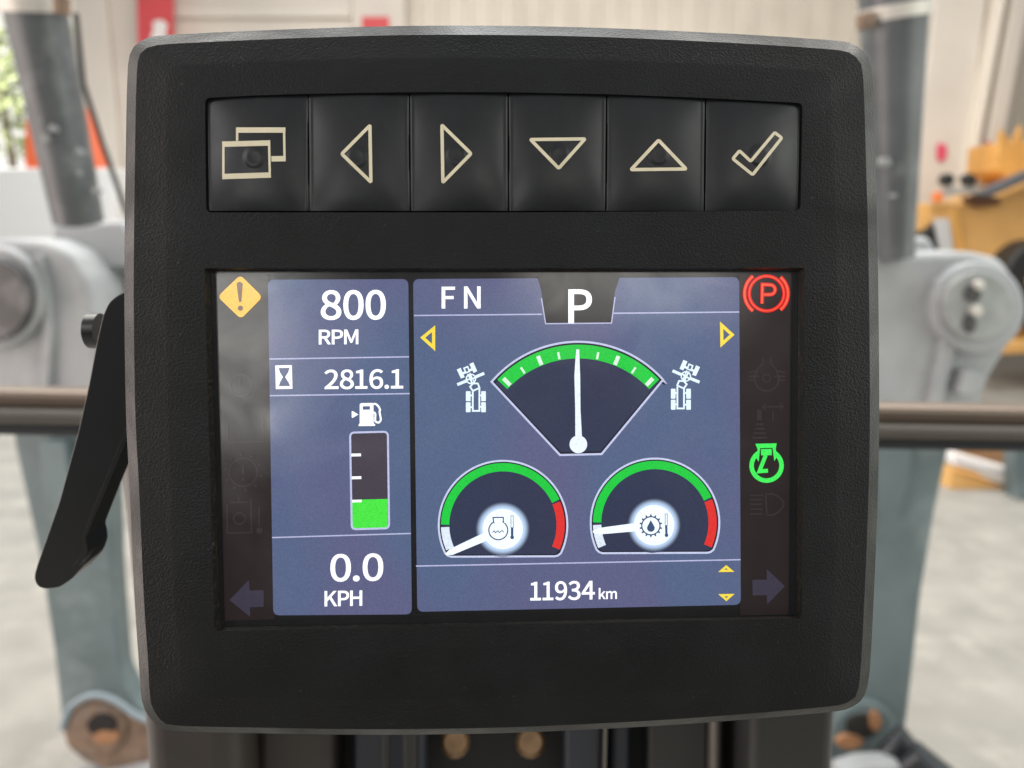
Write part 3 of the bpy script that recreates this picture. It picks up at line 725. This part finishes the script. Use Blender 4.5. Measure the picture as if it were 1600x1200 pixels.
ui('unlit_round_icon', 3, DIM, [('line', px_circle(377,602,17,28), 2.2, True), ('line', [(375,592),(375,604)], 3)])
# bright dust specks caught in the corner of the surround

# ================================================================== CLAMPING LEVER beside the display
satin = mat('satin_black_plastic', (0.009, 0.0105, 0.0125), rough=.30, spec=.5, var=.2, vscale=40, bump=.05, bscale=1400, dist=.0003)
lever_loc = B(160, 520, .25)
lv = tag(empty('clamping_lever', lever_loc), 'black angled clamping lever hanging at the left side of the display', 'lever')
LVO = [(206,452),(186,459.5),(170,472),(161,492),(152,530),(138,604),(122,675),(92,785),(57,885),(52.5,903),(58,916),(68,920.5),(92,918.5),(112,905),(132,882),(139,862),(137,846),(134,838),(150,797),(180,722),(206,655),(230,560),(228,470)]
LVO = round_poly(LVO, 7, 3)
obj('handle', prism(LVO, .250, .013), satin, lv, bevel=.0034, segs=5, smooth=True, angle=60)
# the raised spine along the far side of the grip
obj('spine', prism(round_poly([(206,640),(196,672),(150,785),(128,842),(131,862),(110,890),(124,884),(137,862),(134,840),(160,778),(206,668)], 3, 3), .2455, .006), satin, lv, bevel=.0012, segs=3, smooth=True, angle=60)
bm = add_tube(NB(), [B(158,517,.2640), B(143,517,.2640) + Vector((-.0005, 0, 0)), B(138.5,517,.2640), B(136,517,.2640)], [.0058, .0058, .0050, .0030], 28)
obj('screw_cap', bm, satin, lv, smooth=True, angle=60)

# ================================================================== BRACKET AND COLUMN under the display
dark_paint = mat('charcoal_powder_coat', (0.020, 0.020, 0.020), rough=.48, var=.15, vscale=20, bump=.1, bscale=900, dist=.0004)
brown_paint = mat('brown_grey_plastic', (0.033, 0.028, 0.025), rough=.45, var=.15, vscale=25)
pale_edge = mat('pale_metal_edge', (0.15, 0.14, 0.125), rough=.4, metal=.4)  # pale colour of the narrow upright strips
black_m = mat('black_shadow_gap_plastic', (0.006, 0.007, 0.009), rough=.6)
navy = mat('dark_blue_grey_plastic', (0.022, 0.026, 0.036), rough=.45)
brass = mat('brass_bolt', (0.26, 0.16, 0.085), rough=.5, metal=.6, var=.3, vscale=90)
br = tag(empty('mounting_column', B(770, 1260, .34)), 'dark mounting column of upright posts and plates holding the display from behind', 'mounting column')
def upright(name, x0t, x0b, x1t, x1b, D, t, m, yt=1060, yb=1420, bev=.002):
    return obj(name, prism([(x0t, yt), (x0b, yb), (x1b, yb), (x1t, yt)], D, t), m, br, bevel=bev, segs=3, smooth=True, angle=50)
# the left post rises behind the display and shows beside it
obj('post', prism([(163,640),(170,700),(186,860),(204,1040),(216,1180),(232,1420),(384,1420),(370,1100),(340,640)], .315, .05), brown_paint, br, bevel=.012, segs=6, smooth=True, angle=60)
obj('post', prism([(1180,640),(1174,1100),(1168,1420),(1296,1420),(1306,1180),(1312,1080),(1330,640)], .315, .05), dark_paint, br, bevel=.006, segs=5, smooth=True, angle=60)
upright('back_plate', 330, 330, 1200, 1200, .375, .012, black_m, yt=900)
upright('cover_plate', 396, 398, 522, 520, .340, .03, brown_paint, bev=.006)
upright('cover_plate', 552, 552, 664, 662, .345, .02, navy, bev=.003)
upright('rod', 594, 595, 608, 609, .330, .005, dark_paint, bev=.002)
upright('rod', 628, 629, 650, 650, .330, .006, dark_paint, bev=.002)
upright('cover_plate', 884, 880, 946, 938, .345, .02, navy, bev=.003)
upright('edge_strip', 946, 938, 951, 943, .340, .014, pale_edge, bev=.0006)
upright('cover_plate', 956, 950, 986, 982, .352, .02, navy, bev=.003)
upright('cover_plate', 1014, 1010, 1112, 1106, .345, .02, dark_paint, bev=.003)
upright('edge_strip', 1113, 1107, 1130, 1124, .338, .016, pale_edge, bev=.003)
for cx in (711, 829):
    obj('bolt', add_tube(NB(), [B(cx, 1160, .372), B(cx, 1160, .358), B(cx, 1160, .354)], [.0075, .0075, .0055], 14), brass, br, bevel=.0006)
bm = NB()   # arm from the posts to the back of the display
add_poly_prism(bm, [B(560,480,.262), B(1000,480,.262), B(1000,760,.262), B(560,760,.262)], (0, .06, -.008))
obj('support_arm', bm, dark_paint, br, bevel=.003)
obj('cross_plate', prism([(300,660),(1200,660),(1200,1020),(300,1020)], .318, .012), dark_paint, br, bevel=.003)

# ================================================================== WINDSCREEN BAR
bronze = mat('bronze_anodised_bar', (0.15, 0.116, 0.092), rough=.36, metal=.55, var=.08, vscale=6)
seal = mat('black_rubber_seal', (0.012, 0.014, 0.018), rough=.5)
olive = mat('dull_brown_bar', (0.066, 0.058, 0.049), rough=.42, var=.1, vscale=6)
rb = tag(empty('windscreen_bar', B(800, 655, .75)), 'bronze and black horizontal windscreen bar crossing behind the display', 'window bar')
def hbar(name, yl0, yr0, yl1, yr1, D, t, m, bev):
    return obj(name, prism([(-1800, yl0 - 34), (3400, yr0 + 34), (3400, yr1 + 34), (-1800, yl1 - 34)], D, t), m, rb, bevel=bev, segs=3, smooth=True, angle=50)
hbar('top_rail', 612, 637, 640, 665, .75, .03, bronze, .006)
hbar('middle_rail', 641.5, 666, 668, 688, .742, .03, olive, .008)
hbar('rubber_seal', 669, 688.5, 684, 702, .752, .02, seal, .002)

# ================================================================== LIFTING FRAME of the machine, out in front of the cab
steel = mat('grey_paint_lit_tone', (0.31, 0.325, 0.34), rough=.5, var=.12, vscale=5, dirt=(.46, .47, .47), dscale=3.5, damt=.5)  # lighter than the lower plates: light from above put into the colour
teal = mat('blue_grey_paint_dim_tone', (0.115, 0.155, 0.165), rough=.45, var=.15, vscale=4, dirt=(.30, .35, .36), dscale=3.2, damt=.5)  # darker tone for the lower plates, where less light from above falls
cyl_m = mat('dark_grey_cylinder_paint', (0.085, 0.094, 0.102), rough=.32, var=.2, vscale=6, dirt=(.26, .28, .29), dscale=7, damt=.45)
clampm = mat('pale_clamp_steel', (.55, .53, .49), rough=.4, metal=.3)
capm = mat('grey_pivot_cap', (0.27, 0.285, 0.285), rough=.35, var=.2, vscale=9, dirt=(.42, .43, .42), dscale=6, damt=.5)
capd = mat('dark_grey_pivot_cap', (0.055, 0.055, 0.058), rough=.35, var=.2, vscale=9, dirt=(.30, .30, .30), dscale=6, damt=.5)
rust = mat('rusty_bush', (0.20, 0.135, 0.095), rough=.7, var=.3, vscale=20, dirt=(.17, .16, .15), dscale=9, damt=.8)
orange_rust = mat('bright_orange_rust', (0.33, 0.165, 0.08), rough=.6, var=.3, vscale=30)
hole_m = mat('dark_pin_hole', (0.012, 0.010, 0.009), rough=.8)
mud = mat('dried_splash', (.24, .255, .26), rough=.8)
hosem = mat('black_hose_rubber', (0.03, 0.03, 0.032), rough=.5)
chrome = mat('wet_black_fitting', (0.035, 0.04, 0.045), rough=.18, metal=.5)
fr = tag(empty('lifting_frame', Bz(770, 1180, .0)), 'grey lifting frame with two cylinders and two round pivots behind the display', 'machine frame')
D0 = 3.0
def fprism(name, pts, D, t, m, parent=None, bev=.03, segs=4, r=0):
    if r: pts = round_poly(pts, r, 5)
    return obj(name, prism(pts, D, t), m, parent or fr, bevel=bev, segs=segs, smooth=True, angle=55)
fprism('cross_beam', [(90,384),(1440,398),(1440,660),(90,650)], 3.35, .35, steel, bev=.03)
fprism('top_bar', [(1330,372),(1452,370),(1462,386),(1460,402),(1330,402)], 3.2, .12, steel, bev=.02)
fprism('top_bar', [(80,350),(190,344),(204,372),(204,420),(80,420)], 3.2, .12, steel, bev=.02)
# pivot arms: one each side
LARM = fprism('pivot_arm', [(-120,400),(-60,378),(20,372),(70,376),(110,396),(136,436),(150,500),(158,600),(160,674),(-80,674),(-110,600)], 3.0, .28, steel, bev=.05, r=14)
RARM = fprism('pivot_arm', [(1290,440),(1350,408),(1420,395),(1520,393),(1566,404),(1590,440),(1596,486),(1578,540),(1548,590),(1530,640),(1516,690),(1290,690)], 3.0, .28, steel, bev=.05, r=14)
# raised collar and neck of the right arm
fprism('collar', px_circle(1531,482,72,40), 2.94, .10, steel, RARM, bev=.012)
fprism('rib', [(1462,440),(1478,520),(1462,600),(1450,680),(1464,684),(1478,610),(1496,530),(1488,430)], 2.96, .07, steel, RARM, bev=.012, r=5)
fprism('lug', [(1510,578),(1536,586),(1538,600),(1520,620),(1500,616)], 2.93, .08, steel, RARM, bev=.012, r=4)
cp = fprism('pivot_cap', px_circle(1530,478,54,40), 2.90, .06, capm, RARM, bev=.008)
recm = mat('shaded_bolt_recess', (.05, .05, .052), rough=.6)  # dark colour paints in the shade of the bolt recesses
fprism('bolt_recess', px_circle(1522,459,12,20,ry=14), 2.885, .03, recm, cp, bev=.004)
fprism('bolt_recess', px_circle(1517,506,9,20,ry=15), 2.885, .03, recm, cp, bev=.004)
fprism('bolt', px_circle(1532,446,8,16), 2.87, .03, clampm, cp, bev=.006)
fprism('bolt', px_circle(1528,486,9,16), 2.87, .03, clampm, cp, bev=.006)
fprism('collar', px_circle(-18,466,82,40), 2.94, .10, steel, LARM, bev=.012)
cp2 = fprism('pivot_cap', px_circle(-20,470,66,40), 2.90, .06, capd, LARM, bev=.008)
fprism('rib', [(48,400),(62,450),(66,520),(60,668),(70,668),(80,520),(74,450),(62,398)], 2.97, .05, steel, LARM, bev=.010, r=4)
# upright cylinders
_a = B(52, 0, 2.74); _b = B(123, 346, 2.92)
ct = [_a + (_a - _b) * .35, _a, _b]
cy = obj('lift_cylinder', tube(ct, [.098, .0955, .083], 32), cyl_m, fr, smooth=True)
cq = [B(1396, -60, 2.86), B(1396, 40, 2.88), B(1398, 370, 2.95), B(1398, 400, 2.96)]
cy2 = obj('lift_cylinder', tube(cq, [.112, .107, .069, .069], 32), cyl_m, fr, smooth=True)
obj('clamp_band', tube([_a + (_a - _b) * .05, _a + (_b - _a) * .045], .112, 32), clampm, cy, smooth=True)
obj('clamp_band', tube([B(1396,10,2.875), B(1396,32,2.88)], .117, 32), clampm, cy2, smooth=True)
obj('clamp_bolt', tube([B(96,-6,2.62), B(97,22,2.63)], .026, 12), rust, cy, smooth=True)
obj('clamp_bolt', tube([B(1352,22,2.80), B(1353,44,2.80)], .030, 12), rust, cy2, smooth=True)
obj('hose', tube([B(118,20,2.9), B(130,130,2.95), B(160,225,3.0), B(197,330,3.06), B(230,400,3.1)], .010, 10), hosem, fr, smooth=True)
# splashes on the cylinders
def splash(cyl, lst, D):
    for x, y, r in lst:
        bm = NB(); c = B(x, y, D); n_ = 12
        q = [c + Vector((math.cos(a) * r * (.8 + .4 * random.random()), 0, math.sin(a) * r * (.8 + .5 * random.random()))) for a in [2 * math.pi * k / n_ for k in range(n_)]]
        add_poly_prism(bm, q, (0, .05, 0))
        obj('dried_splash', bm, mud, cyl)
splash(cy, [(45,97,.014),(38,72,.007),(80,112,.011),(64,188,.005),(81,200,.012),(69,215,.014)], 2.74)
splash(cy, [(118,236,.015),(120,270,.006),(86,272,.012),(146,298,.008),(108,150,.010)], 2.80)
splash(cy2, [(1387,252,.014),(1412,120,.007),(1400,305,.006)], 2.83)
# hanging plates with rusty bushes
LP = fprism('hanger_plate', [(10,560),(20,690),(62,880),(82,1010),(94,1120),(102,1162),(130,1188),(178,1204),(250,1210),(330,1180),(330,1130),(228,1112),(208,1095),(188,1050),(176,900),(172,780),(168,560)], 3.05, .12, teal, bev=.03, r=10)
RP = fprism('hanger_plate', [(1310,560),(1310,1060),(1280,1130),(1300,1200),(1350,1212),(1398,1190),(1416,1140),(1428,1040),(1440,930),(1462,800),(1486,690),(1500,560)], 3.05, .12, teal, bev=.03, r=10)
fprism('gusset', [(60,690),(100,690),(108,760),(86,830),(70,800)], 2.99, .06, teal, LP, bev=.02, r=8)
fprism('gusset', [(1372,690),(1426,690),(1418,760),(1394,830),(1372,842)], 2.99, .06, teal, RP, bev=.02, r=8)
fprism('boss', [(97,1140),(108,1112),(130,1097),(154,1092),(180,1100),(212,1122),(250,1140),(250,1212),(178,1206),(130,1190),(104,1166)], 3.02, .05, rust, LP, bev=.015, r=6)
obj('boss_lip', tube([B(x, y, 3.0) for x, y in smooth_open([(97,1138),(110,1106),(132,1090),(154,1086),(182,1096),(214,1118),(252,1134)], 4)], .014, 10), mat('pale_blue_lit_edge', (.22, .28, .32), rough=.4), LP, smooth=True)  # lit top edge of the boss, painted as a pale blue strip
def bush(P_, cx, cy_, rx, ry, hx, hy, hr, ox, oy):
    fprism('bush', px_circle(cx, cy_, rx, 36, ry=ry), 3.0, .10, rust if P_ is LP else teal, P_, bev=.008)
    fprism('pin_hole', px_circle(hx, hy, hr, 28, ry=hr * .72), 2.985, .03, hole_m, P_, bev=.002)
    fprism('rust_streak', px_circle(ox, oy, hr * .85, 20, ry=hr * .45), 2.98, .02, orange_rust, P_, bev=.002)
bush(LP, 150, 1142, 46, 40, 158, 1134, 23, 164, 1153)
bush(RP, 1352, 1146, 50, 48, 1348, 1136, 25, 1328, 1160)
obj('rust_streak', prism(px_circle(1368, 1128, 10, 16, ry=15), 2.98, .02), orange_rust, RP)
for pts in ([B(1380,1190,2.9), B(1412,1150,2.9), B(1432,1190,2.85), B(1465,1230,2.8)], [B(1400,1215,2.85), B(1440,1180,2.8), B(1475,1215,2.75)]):
    obj('hose', tube([tuple(p) for p in pts], .052, 20), chrome, fr, smooth=True)
fprism('foot_block', [(1312,1210),(1350,1198),(1410,1196),(1424,1240),(1312,1240)], 2.8, .1, steel, bev=.02)
fprism('foot_block', [(60,1250),(230,1215),(330,1240),(330,1300),(60,1300)], 2.9, .2, steel, bev=.02)

# ================================================================== THE WORKSHOP
conc = mat('pale_concrete', (0.27, 0.261, 0.238), rough=.65, var=.16, vscale=2.6, dirt=(.44, .42, .38), dscale=3.0, damt=.6)
bm = NB(); f = bm.faces.new([bm.verts.new(p) for p in ((-40,-6,0),(40,-6,0),(40,60,0),(-40,60,0))])
tag(obj('floor', bm, conc), 'pale concrete workshop floor', kind='structure')
clad_m = mat('cream_corrugated_cladding', (0.70, 0.645, 0.56), rough=.5, var=.06, vscale=1.2)
cream_wall = mat('cream_painted_steel', (0.68, 0.635, 0.575), rough=.5, var=.06, vscale=1.0)
grey_trim = mat('grey_steel_trim', (0.42, 0.41, 0.39), rough=.5)
WD = 16.0
def wx(px, py=200): return B(px, py, WD).x
wall = tag(empty('workshop_wall', (0, WD, 0)), 'cream corrugated workshop wall behind the machines', 'wall')
bm = NB()        # trapezoid corrugations
x = wx(165); xe = wx(1900); per = .48; prof = [(0, 0), (.30, 0), (.36, .07), (.60, .07), (.66, 0), (1, 0)]
line = []
while x < xe:
    for u, d in prof[:-1]: line.append((x + u * per, WD - d))
    x += per
lo = [bm.verts.new((a, b, 0)) for a, b in line]; hi = [bm.verts.new((a, b, 10)) for a, b in line]
for i in range(len(line) - 1): bm.faces.new((lo[i], lo[i + 1], hi[i + 1], hi[i]))
lob = [bm.verts.new((a, WD + .15, 0)) for a, b in (line[0], line[-1])]; hib = [bm.verts.new((a, WD + .15, 10)) for a, b in (line[0], line[-1])]
bm.faces.new((lob[0], lob[1], hib[1], hib[0])); bmesh.ops.recalc_face_normals(bm, faces=bm.faces)
obj('cladding', bm, clad_m, wall)
obj('door_post', box((wx(142), WD - .35, 0), (wx(196), WD + .2, 10)), cream_wall, wall, bevel=.03)
obj('lintel', box((-30, WD - .1, B(60,-260,WD).z), (wx(142), WD + .2, 12)), cream_wall, wall)
obj('flat_panel', box((wx(196), WD - .22, 2.2), (wx(560), WD - .1, 10)), cream_wall, wall, bevel=.02)
for zz in (B(400, 26, WD).z, B(400, -30, WD).z):
    obj('girt', box((wx(272), WD - .34, zz - .09), (wx(560), WD - .225, zz + .09)), grey_trim if zz < 6 else cream_wall, wall)
obj('girt', box((wx(560), WD - .30, 0), (wx(640), WD - .08, 10)), cream_wall, wall, bevel=.03)
obj('pale_panel', box((wx(1618), WD - .3, 0), (wx(1900), WD - .1, 5.6)), mat('pale_blue_grey_panel', (.66, .69, .72), rough=.4, var=.05, vscale=2), wall)  # pale colour stands in for a bright window on the right
# red banners with white lettering too blurred to read
redm = mat('red_banner_cloth', (0.62, 0.075, 0.085), rough=.6, var=.06, vscale=3)
whitem = mat('white_print', (.8, .77, .76), rough=.6)
ban = tag(empty('hanging_banner', B(242, 90, 15.3)), 'tall red hanging banner with a white mark, left of the display', 'banner')
obj('cloth', prism([(212,-90),(270,-90),(272,95),(216,95)], 15.3, .02), redm, ban)
obj('printed_mark', prism(round_poly([(238,34),(252,30),(262,38),(258,52),(262,62),(244,68),(234,58),(240,48)], 4), 15.27, .02), whitem, ban)
ban2 = tag(empty('hanging_banner', B(586, 60, 15.3)), 'small red banner just showing above the top edge of the display', 'banner')
obj('cloth', prism([(565,26),(608,26),(609,70),(566,70)], 15.3, .02), redm, ban2)
# cream column on the right with a red notice on it
colm = tag(empty('steel_column', B(1490, 420, 13.4) * 1), 'broad cream painted column right of the display', 'column')
cz = 13.4
def leaning(name, x0, x1, D, t, m, parent, lean=50, bev=.03):
    # given at photo rows 300 and 0
    k = lean / 300
    return obj(name, prism([(x0 + k * 500, -200), (x1 + k * 500, -200), (x1 - k * 330, 630), (x0 - k * 330, 630)], D, t), m, parent, bevel=bev)
leaning('web', 1426, 1506, cz, .3, cream_wall, colm, 36)
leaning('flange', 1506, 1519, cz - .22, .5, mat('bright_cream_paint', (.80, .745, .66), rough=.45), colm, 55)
leaning('joint', 1519, 1527, cz + .05, .2, grey_trim, colm, 55)
leaning('flange', 1527, 1553, cz - .16, .5, cream_wall, colm, 57)
pink = mat('red_notice_print', (.72, .09, .17), rough=.5)
nt = tag(empty('wall_notice', B(1472, 236, cz - .05)), 'small narrow red notice on the cream column', 'notice')
obj('notice_sheet', prism(round_poly([(1465,226),(1470,222),(1474,228),(1479,224),(1480,240),(1477,250),(1466,252),(1464,240)], 2), cz - .04, .03), pink, nt)
nt2 = tag(empty('wall_notice', B(1541, 232, cz - .2)), 'faint red strip notice on the outer edge of the cream column', 'notice')
obj('notice_sheet', prism([(1541,220),(1546,219),(1543,245),(1539,246)], cz - .20, .03), pink, nt2)

# ---- yellow machine parked on the right
yel = mat('yellow_machine_paint', (0.72, 0.41, 0.14), rough=.42, var=.1, vscale=2.5)
yeld = mat('ochre_machine_paint', (0.72, 0.38, 0.10), rough=.5, var=.12, vscale=2.5)
blk = mat('black_machine_parts', (0.022, 0.022, 0.022), rough=.5)
greyarm = mat('grey_steel_arm', (0.115, 0.12, 0.135), rough=.45)
pale = mat('pale_grey_panel', (.5, .5, .5), rough=.5)
ym = tag(empty('loader', Bz(1640, 560, 0)), 'yellow wheeled machine with black lamps parked to the right of the display', 'loading machine')
YD = 11.5
def yp(name, pts, D, t, m, parent=None, bev=.04, r=0):
    if r: pts = round_poly(pts, r, 4)
    return obj(name, prism(pts, D, t), m, parent or ym, bevel=bev, segs=3, smooth=True, angle=50)
body = yp('body', [(1490,318),(1545,312),(1620,282),(1800,270),(1800,545),(1610,545),(1598,470),(1560,420),(1494,412)], YD, 1.4, yel)
yp('hood', [(1434,318),(1494,318),(1494,345),(1462,345),(1440,362),(1436,362)], YD - .1, 1.2, yel)
yp('side_panel', [(1484,326),(1500,326),(1512,408),(1494,408)], YD - .12, .2, yeld)
yp('tool_box', [(1560,222),(1800,222),(1800,300),(1600,290),(1556,268)], YD + .5, .8, yeld)
yp('bracket', [(1566,202),(1582,224),(1562,224)], YD + .5, .1, yeld, bev=.01); yp('bracket', [(1596,196),(1600,224),(1584,224)], YD + .5, .1, yeld, bev=.01)
yp('boom', [(1528,304),(1540,296),(1612,264),(1800,190),(1800,206),(1612,280),(1548,308)], YD - .3, .2, greyarm, bev=.02)
yp('grille', [(1440,366),(1462,346),(1472,390),(1462,392),(1442,386)], YD - .2, .3, blk, bev=.02)
yp('ladder_panel', [(1462,342),(1484,342),(1494,410),(1476,412)], YD - .35, .1, pale, bev=.02)
yp('lamp_bar', [(1476,292),(1530,291),(1530,303),(1476,304)], YD - .3, .12, clampm, bev=.02)
for cx in (1483.5, 1517.5):
    yp('work_lamp', px_circle(cx, 280.5, 10, 20), YD - .38, .16, blk, bev=.03)
yp('beacon', round_poly([(1461,300),(1474,300),(1475,316),(1460,316)], 4), YD - .3, .1, mat('orange_beacon_plastic', (.85, .22, .05), rough=.3), bev=.03)
yp('exhaust_manifold', [(1508,308),(1530,304),(1565,309),(1566,318),(1530,324),(1512,316)], YD - .1, .15, mat('rusty_manifold', (.22, .11, .06), rough=.7, var=.4, vscale=12), bev=.03)
wh = yp('wheel', px_circle(1636, 440, 66, 40), YD - .45, .5, blk, bev=.06)
yp('rim', px_circle(1636, 440, 30, 30), YD - .48, .3, yeld, wh, bev=.02)
yp('axle_housing', [(1560,470),(1612,440),(1612,546),(1572,548)], YD - .1, .6, yeld)
yp('step', [(1548,534),(1640,530),(1640,552),(1552,556)], YD - .4, .25, yel)
yp('hydraulic_block', [(1580,480),(1606,474),(1606,512),(1584,512)], YD - .3, .2, blk)
# ---- yellow attachment on the floor
at_ = tag(empty('yellow_attachment', Bz(1560, 772, 0)), 'low yellow steel attachment with a white stripe on the floor, lower right', 'attachment')
AD = 6.9
obj('frame', prism([(1486,738),(1640,784),(1640,814),(1482,768)], AD, .5), yel, at_, bevel=.02)
obj('back_plate', prism([(1500,640),(1700,640),(1700,800),(1496,750)], AD + .5, .06), mat('orange_brown_plate', (.34, .20, .10), rough=.6, var=.2, vscale=3), at_, bevel=.01)
obj('white_stripe', prism([(1494,710),(1640,752),(1640,767),(1491,726)], AD - .03, .2), whitem, at_, bevel=.01)
obj('skid', prism([(1482,769),(1640,816),(1640,834),(1482,786)], AD + .05, .4), blk, at_, bevel=.01)
obj('end_post', prism([(1588,690),(1640,690),(1640,830),(1590,830)], AD - .3, .2), teal, at_, bevel=.02)

# ---- outside the open door on the left: truck, trees, yard
tr = tag(empty('parked_truck', Bz(90, 596, 0)), 'white and orange truck parked behind the left cylinder', 'truck')
wht = mat('white_truck_paint', (.78, .79, .80), rough=.35); org = mat('orange_red_truck_paint', (.85, .16, .06), rough=.4)
TD = 12.0
obj('cab', prism(round_poly([(38,186),(110,158),(121,165),(146,235),(160,286),(160,300),(38,300)], 5), TD, .3), org, tr, bevel=.08)
obj('body', prism(round_poly([(-260,262),(178,262),(186,560),(-260,560)], 6), TD - .08, 1.8), wht, tr, bevel=.08)
obj('window', prism(round_poly([(62,200),(112,186),(120,246),(58,250)], 3), TD - .03, .1), mat('dark_cab_glass', (.03,.04,.05), rough=.1), tr)
for cx in (34, 150):
    w = obj('wheel', prism(px_circle(cx, 564, 30, 28), TD - .12, .4), blk, tr, bevel=.04)
bark = mat('bark', (.12, .09, .06), rough=.9)
leaf = mat('sunlit_leaves', (.30, .34, .16), rough=.6, var=.4, vscale=1.2)
def tree(cx, cy_, D, r, n, label):
    base = B(cx, cy_, D); base.z = 0
    t = tag(empty('tree', base), label, 'tree', 'trees outside the open door')
    top = B(cx, cy_, D)
    obj('trunk', tube([base, base + Vector((.1, 0, top.z * .5)), top], [.22, .16, .06], 10), bark, t, smooth=True)
    bm = NB()
    for _ in range(n):
        a, b = random.random() * 6.283, random.random() * 2 - 1; rr = r * random.random() ** .4
        s = math.sqrt(1 - b * b); c = top + Vector((s * math.cos(a), s * math.sin(a), b * 1.1)) * rr
        q = Vector((random.gauss(0, 1), random.gauss(0, 1), random.gauss(0, 1))).normalized(); u = q.orthogonal().normalized(); v = q.cross(u)
        k = .12 + .14 * random.random()
        bm.faces.new([bm.verts.new(c + u * k), bm.verts.new(c + v * k * .6), bm.verts.new(c - u * k), bm.verts.new(c - v * k * .6)])
    obj('crown', bm, leaf, t)
tree(2, 130, 28, 2.2, 700, 'leafy tree outside the door, left of the left cylinder')
tree(138, 120, 29, 1.5, 420, 'leafy tree outside the door, right of the left cylinder')
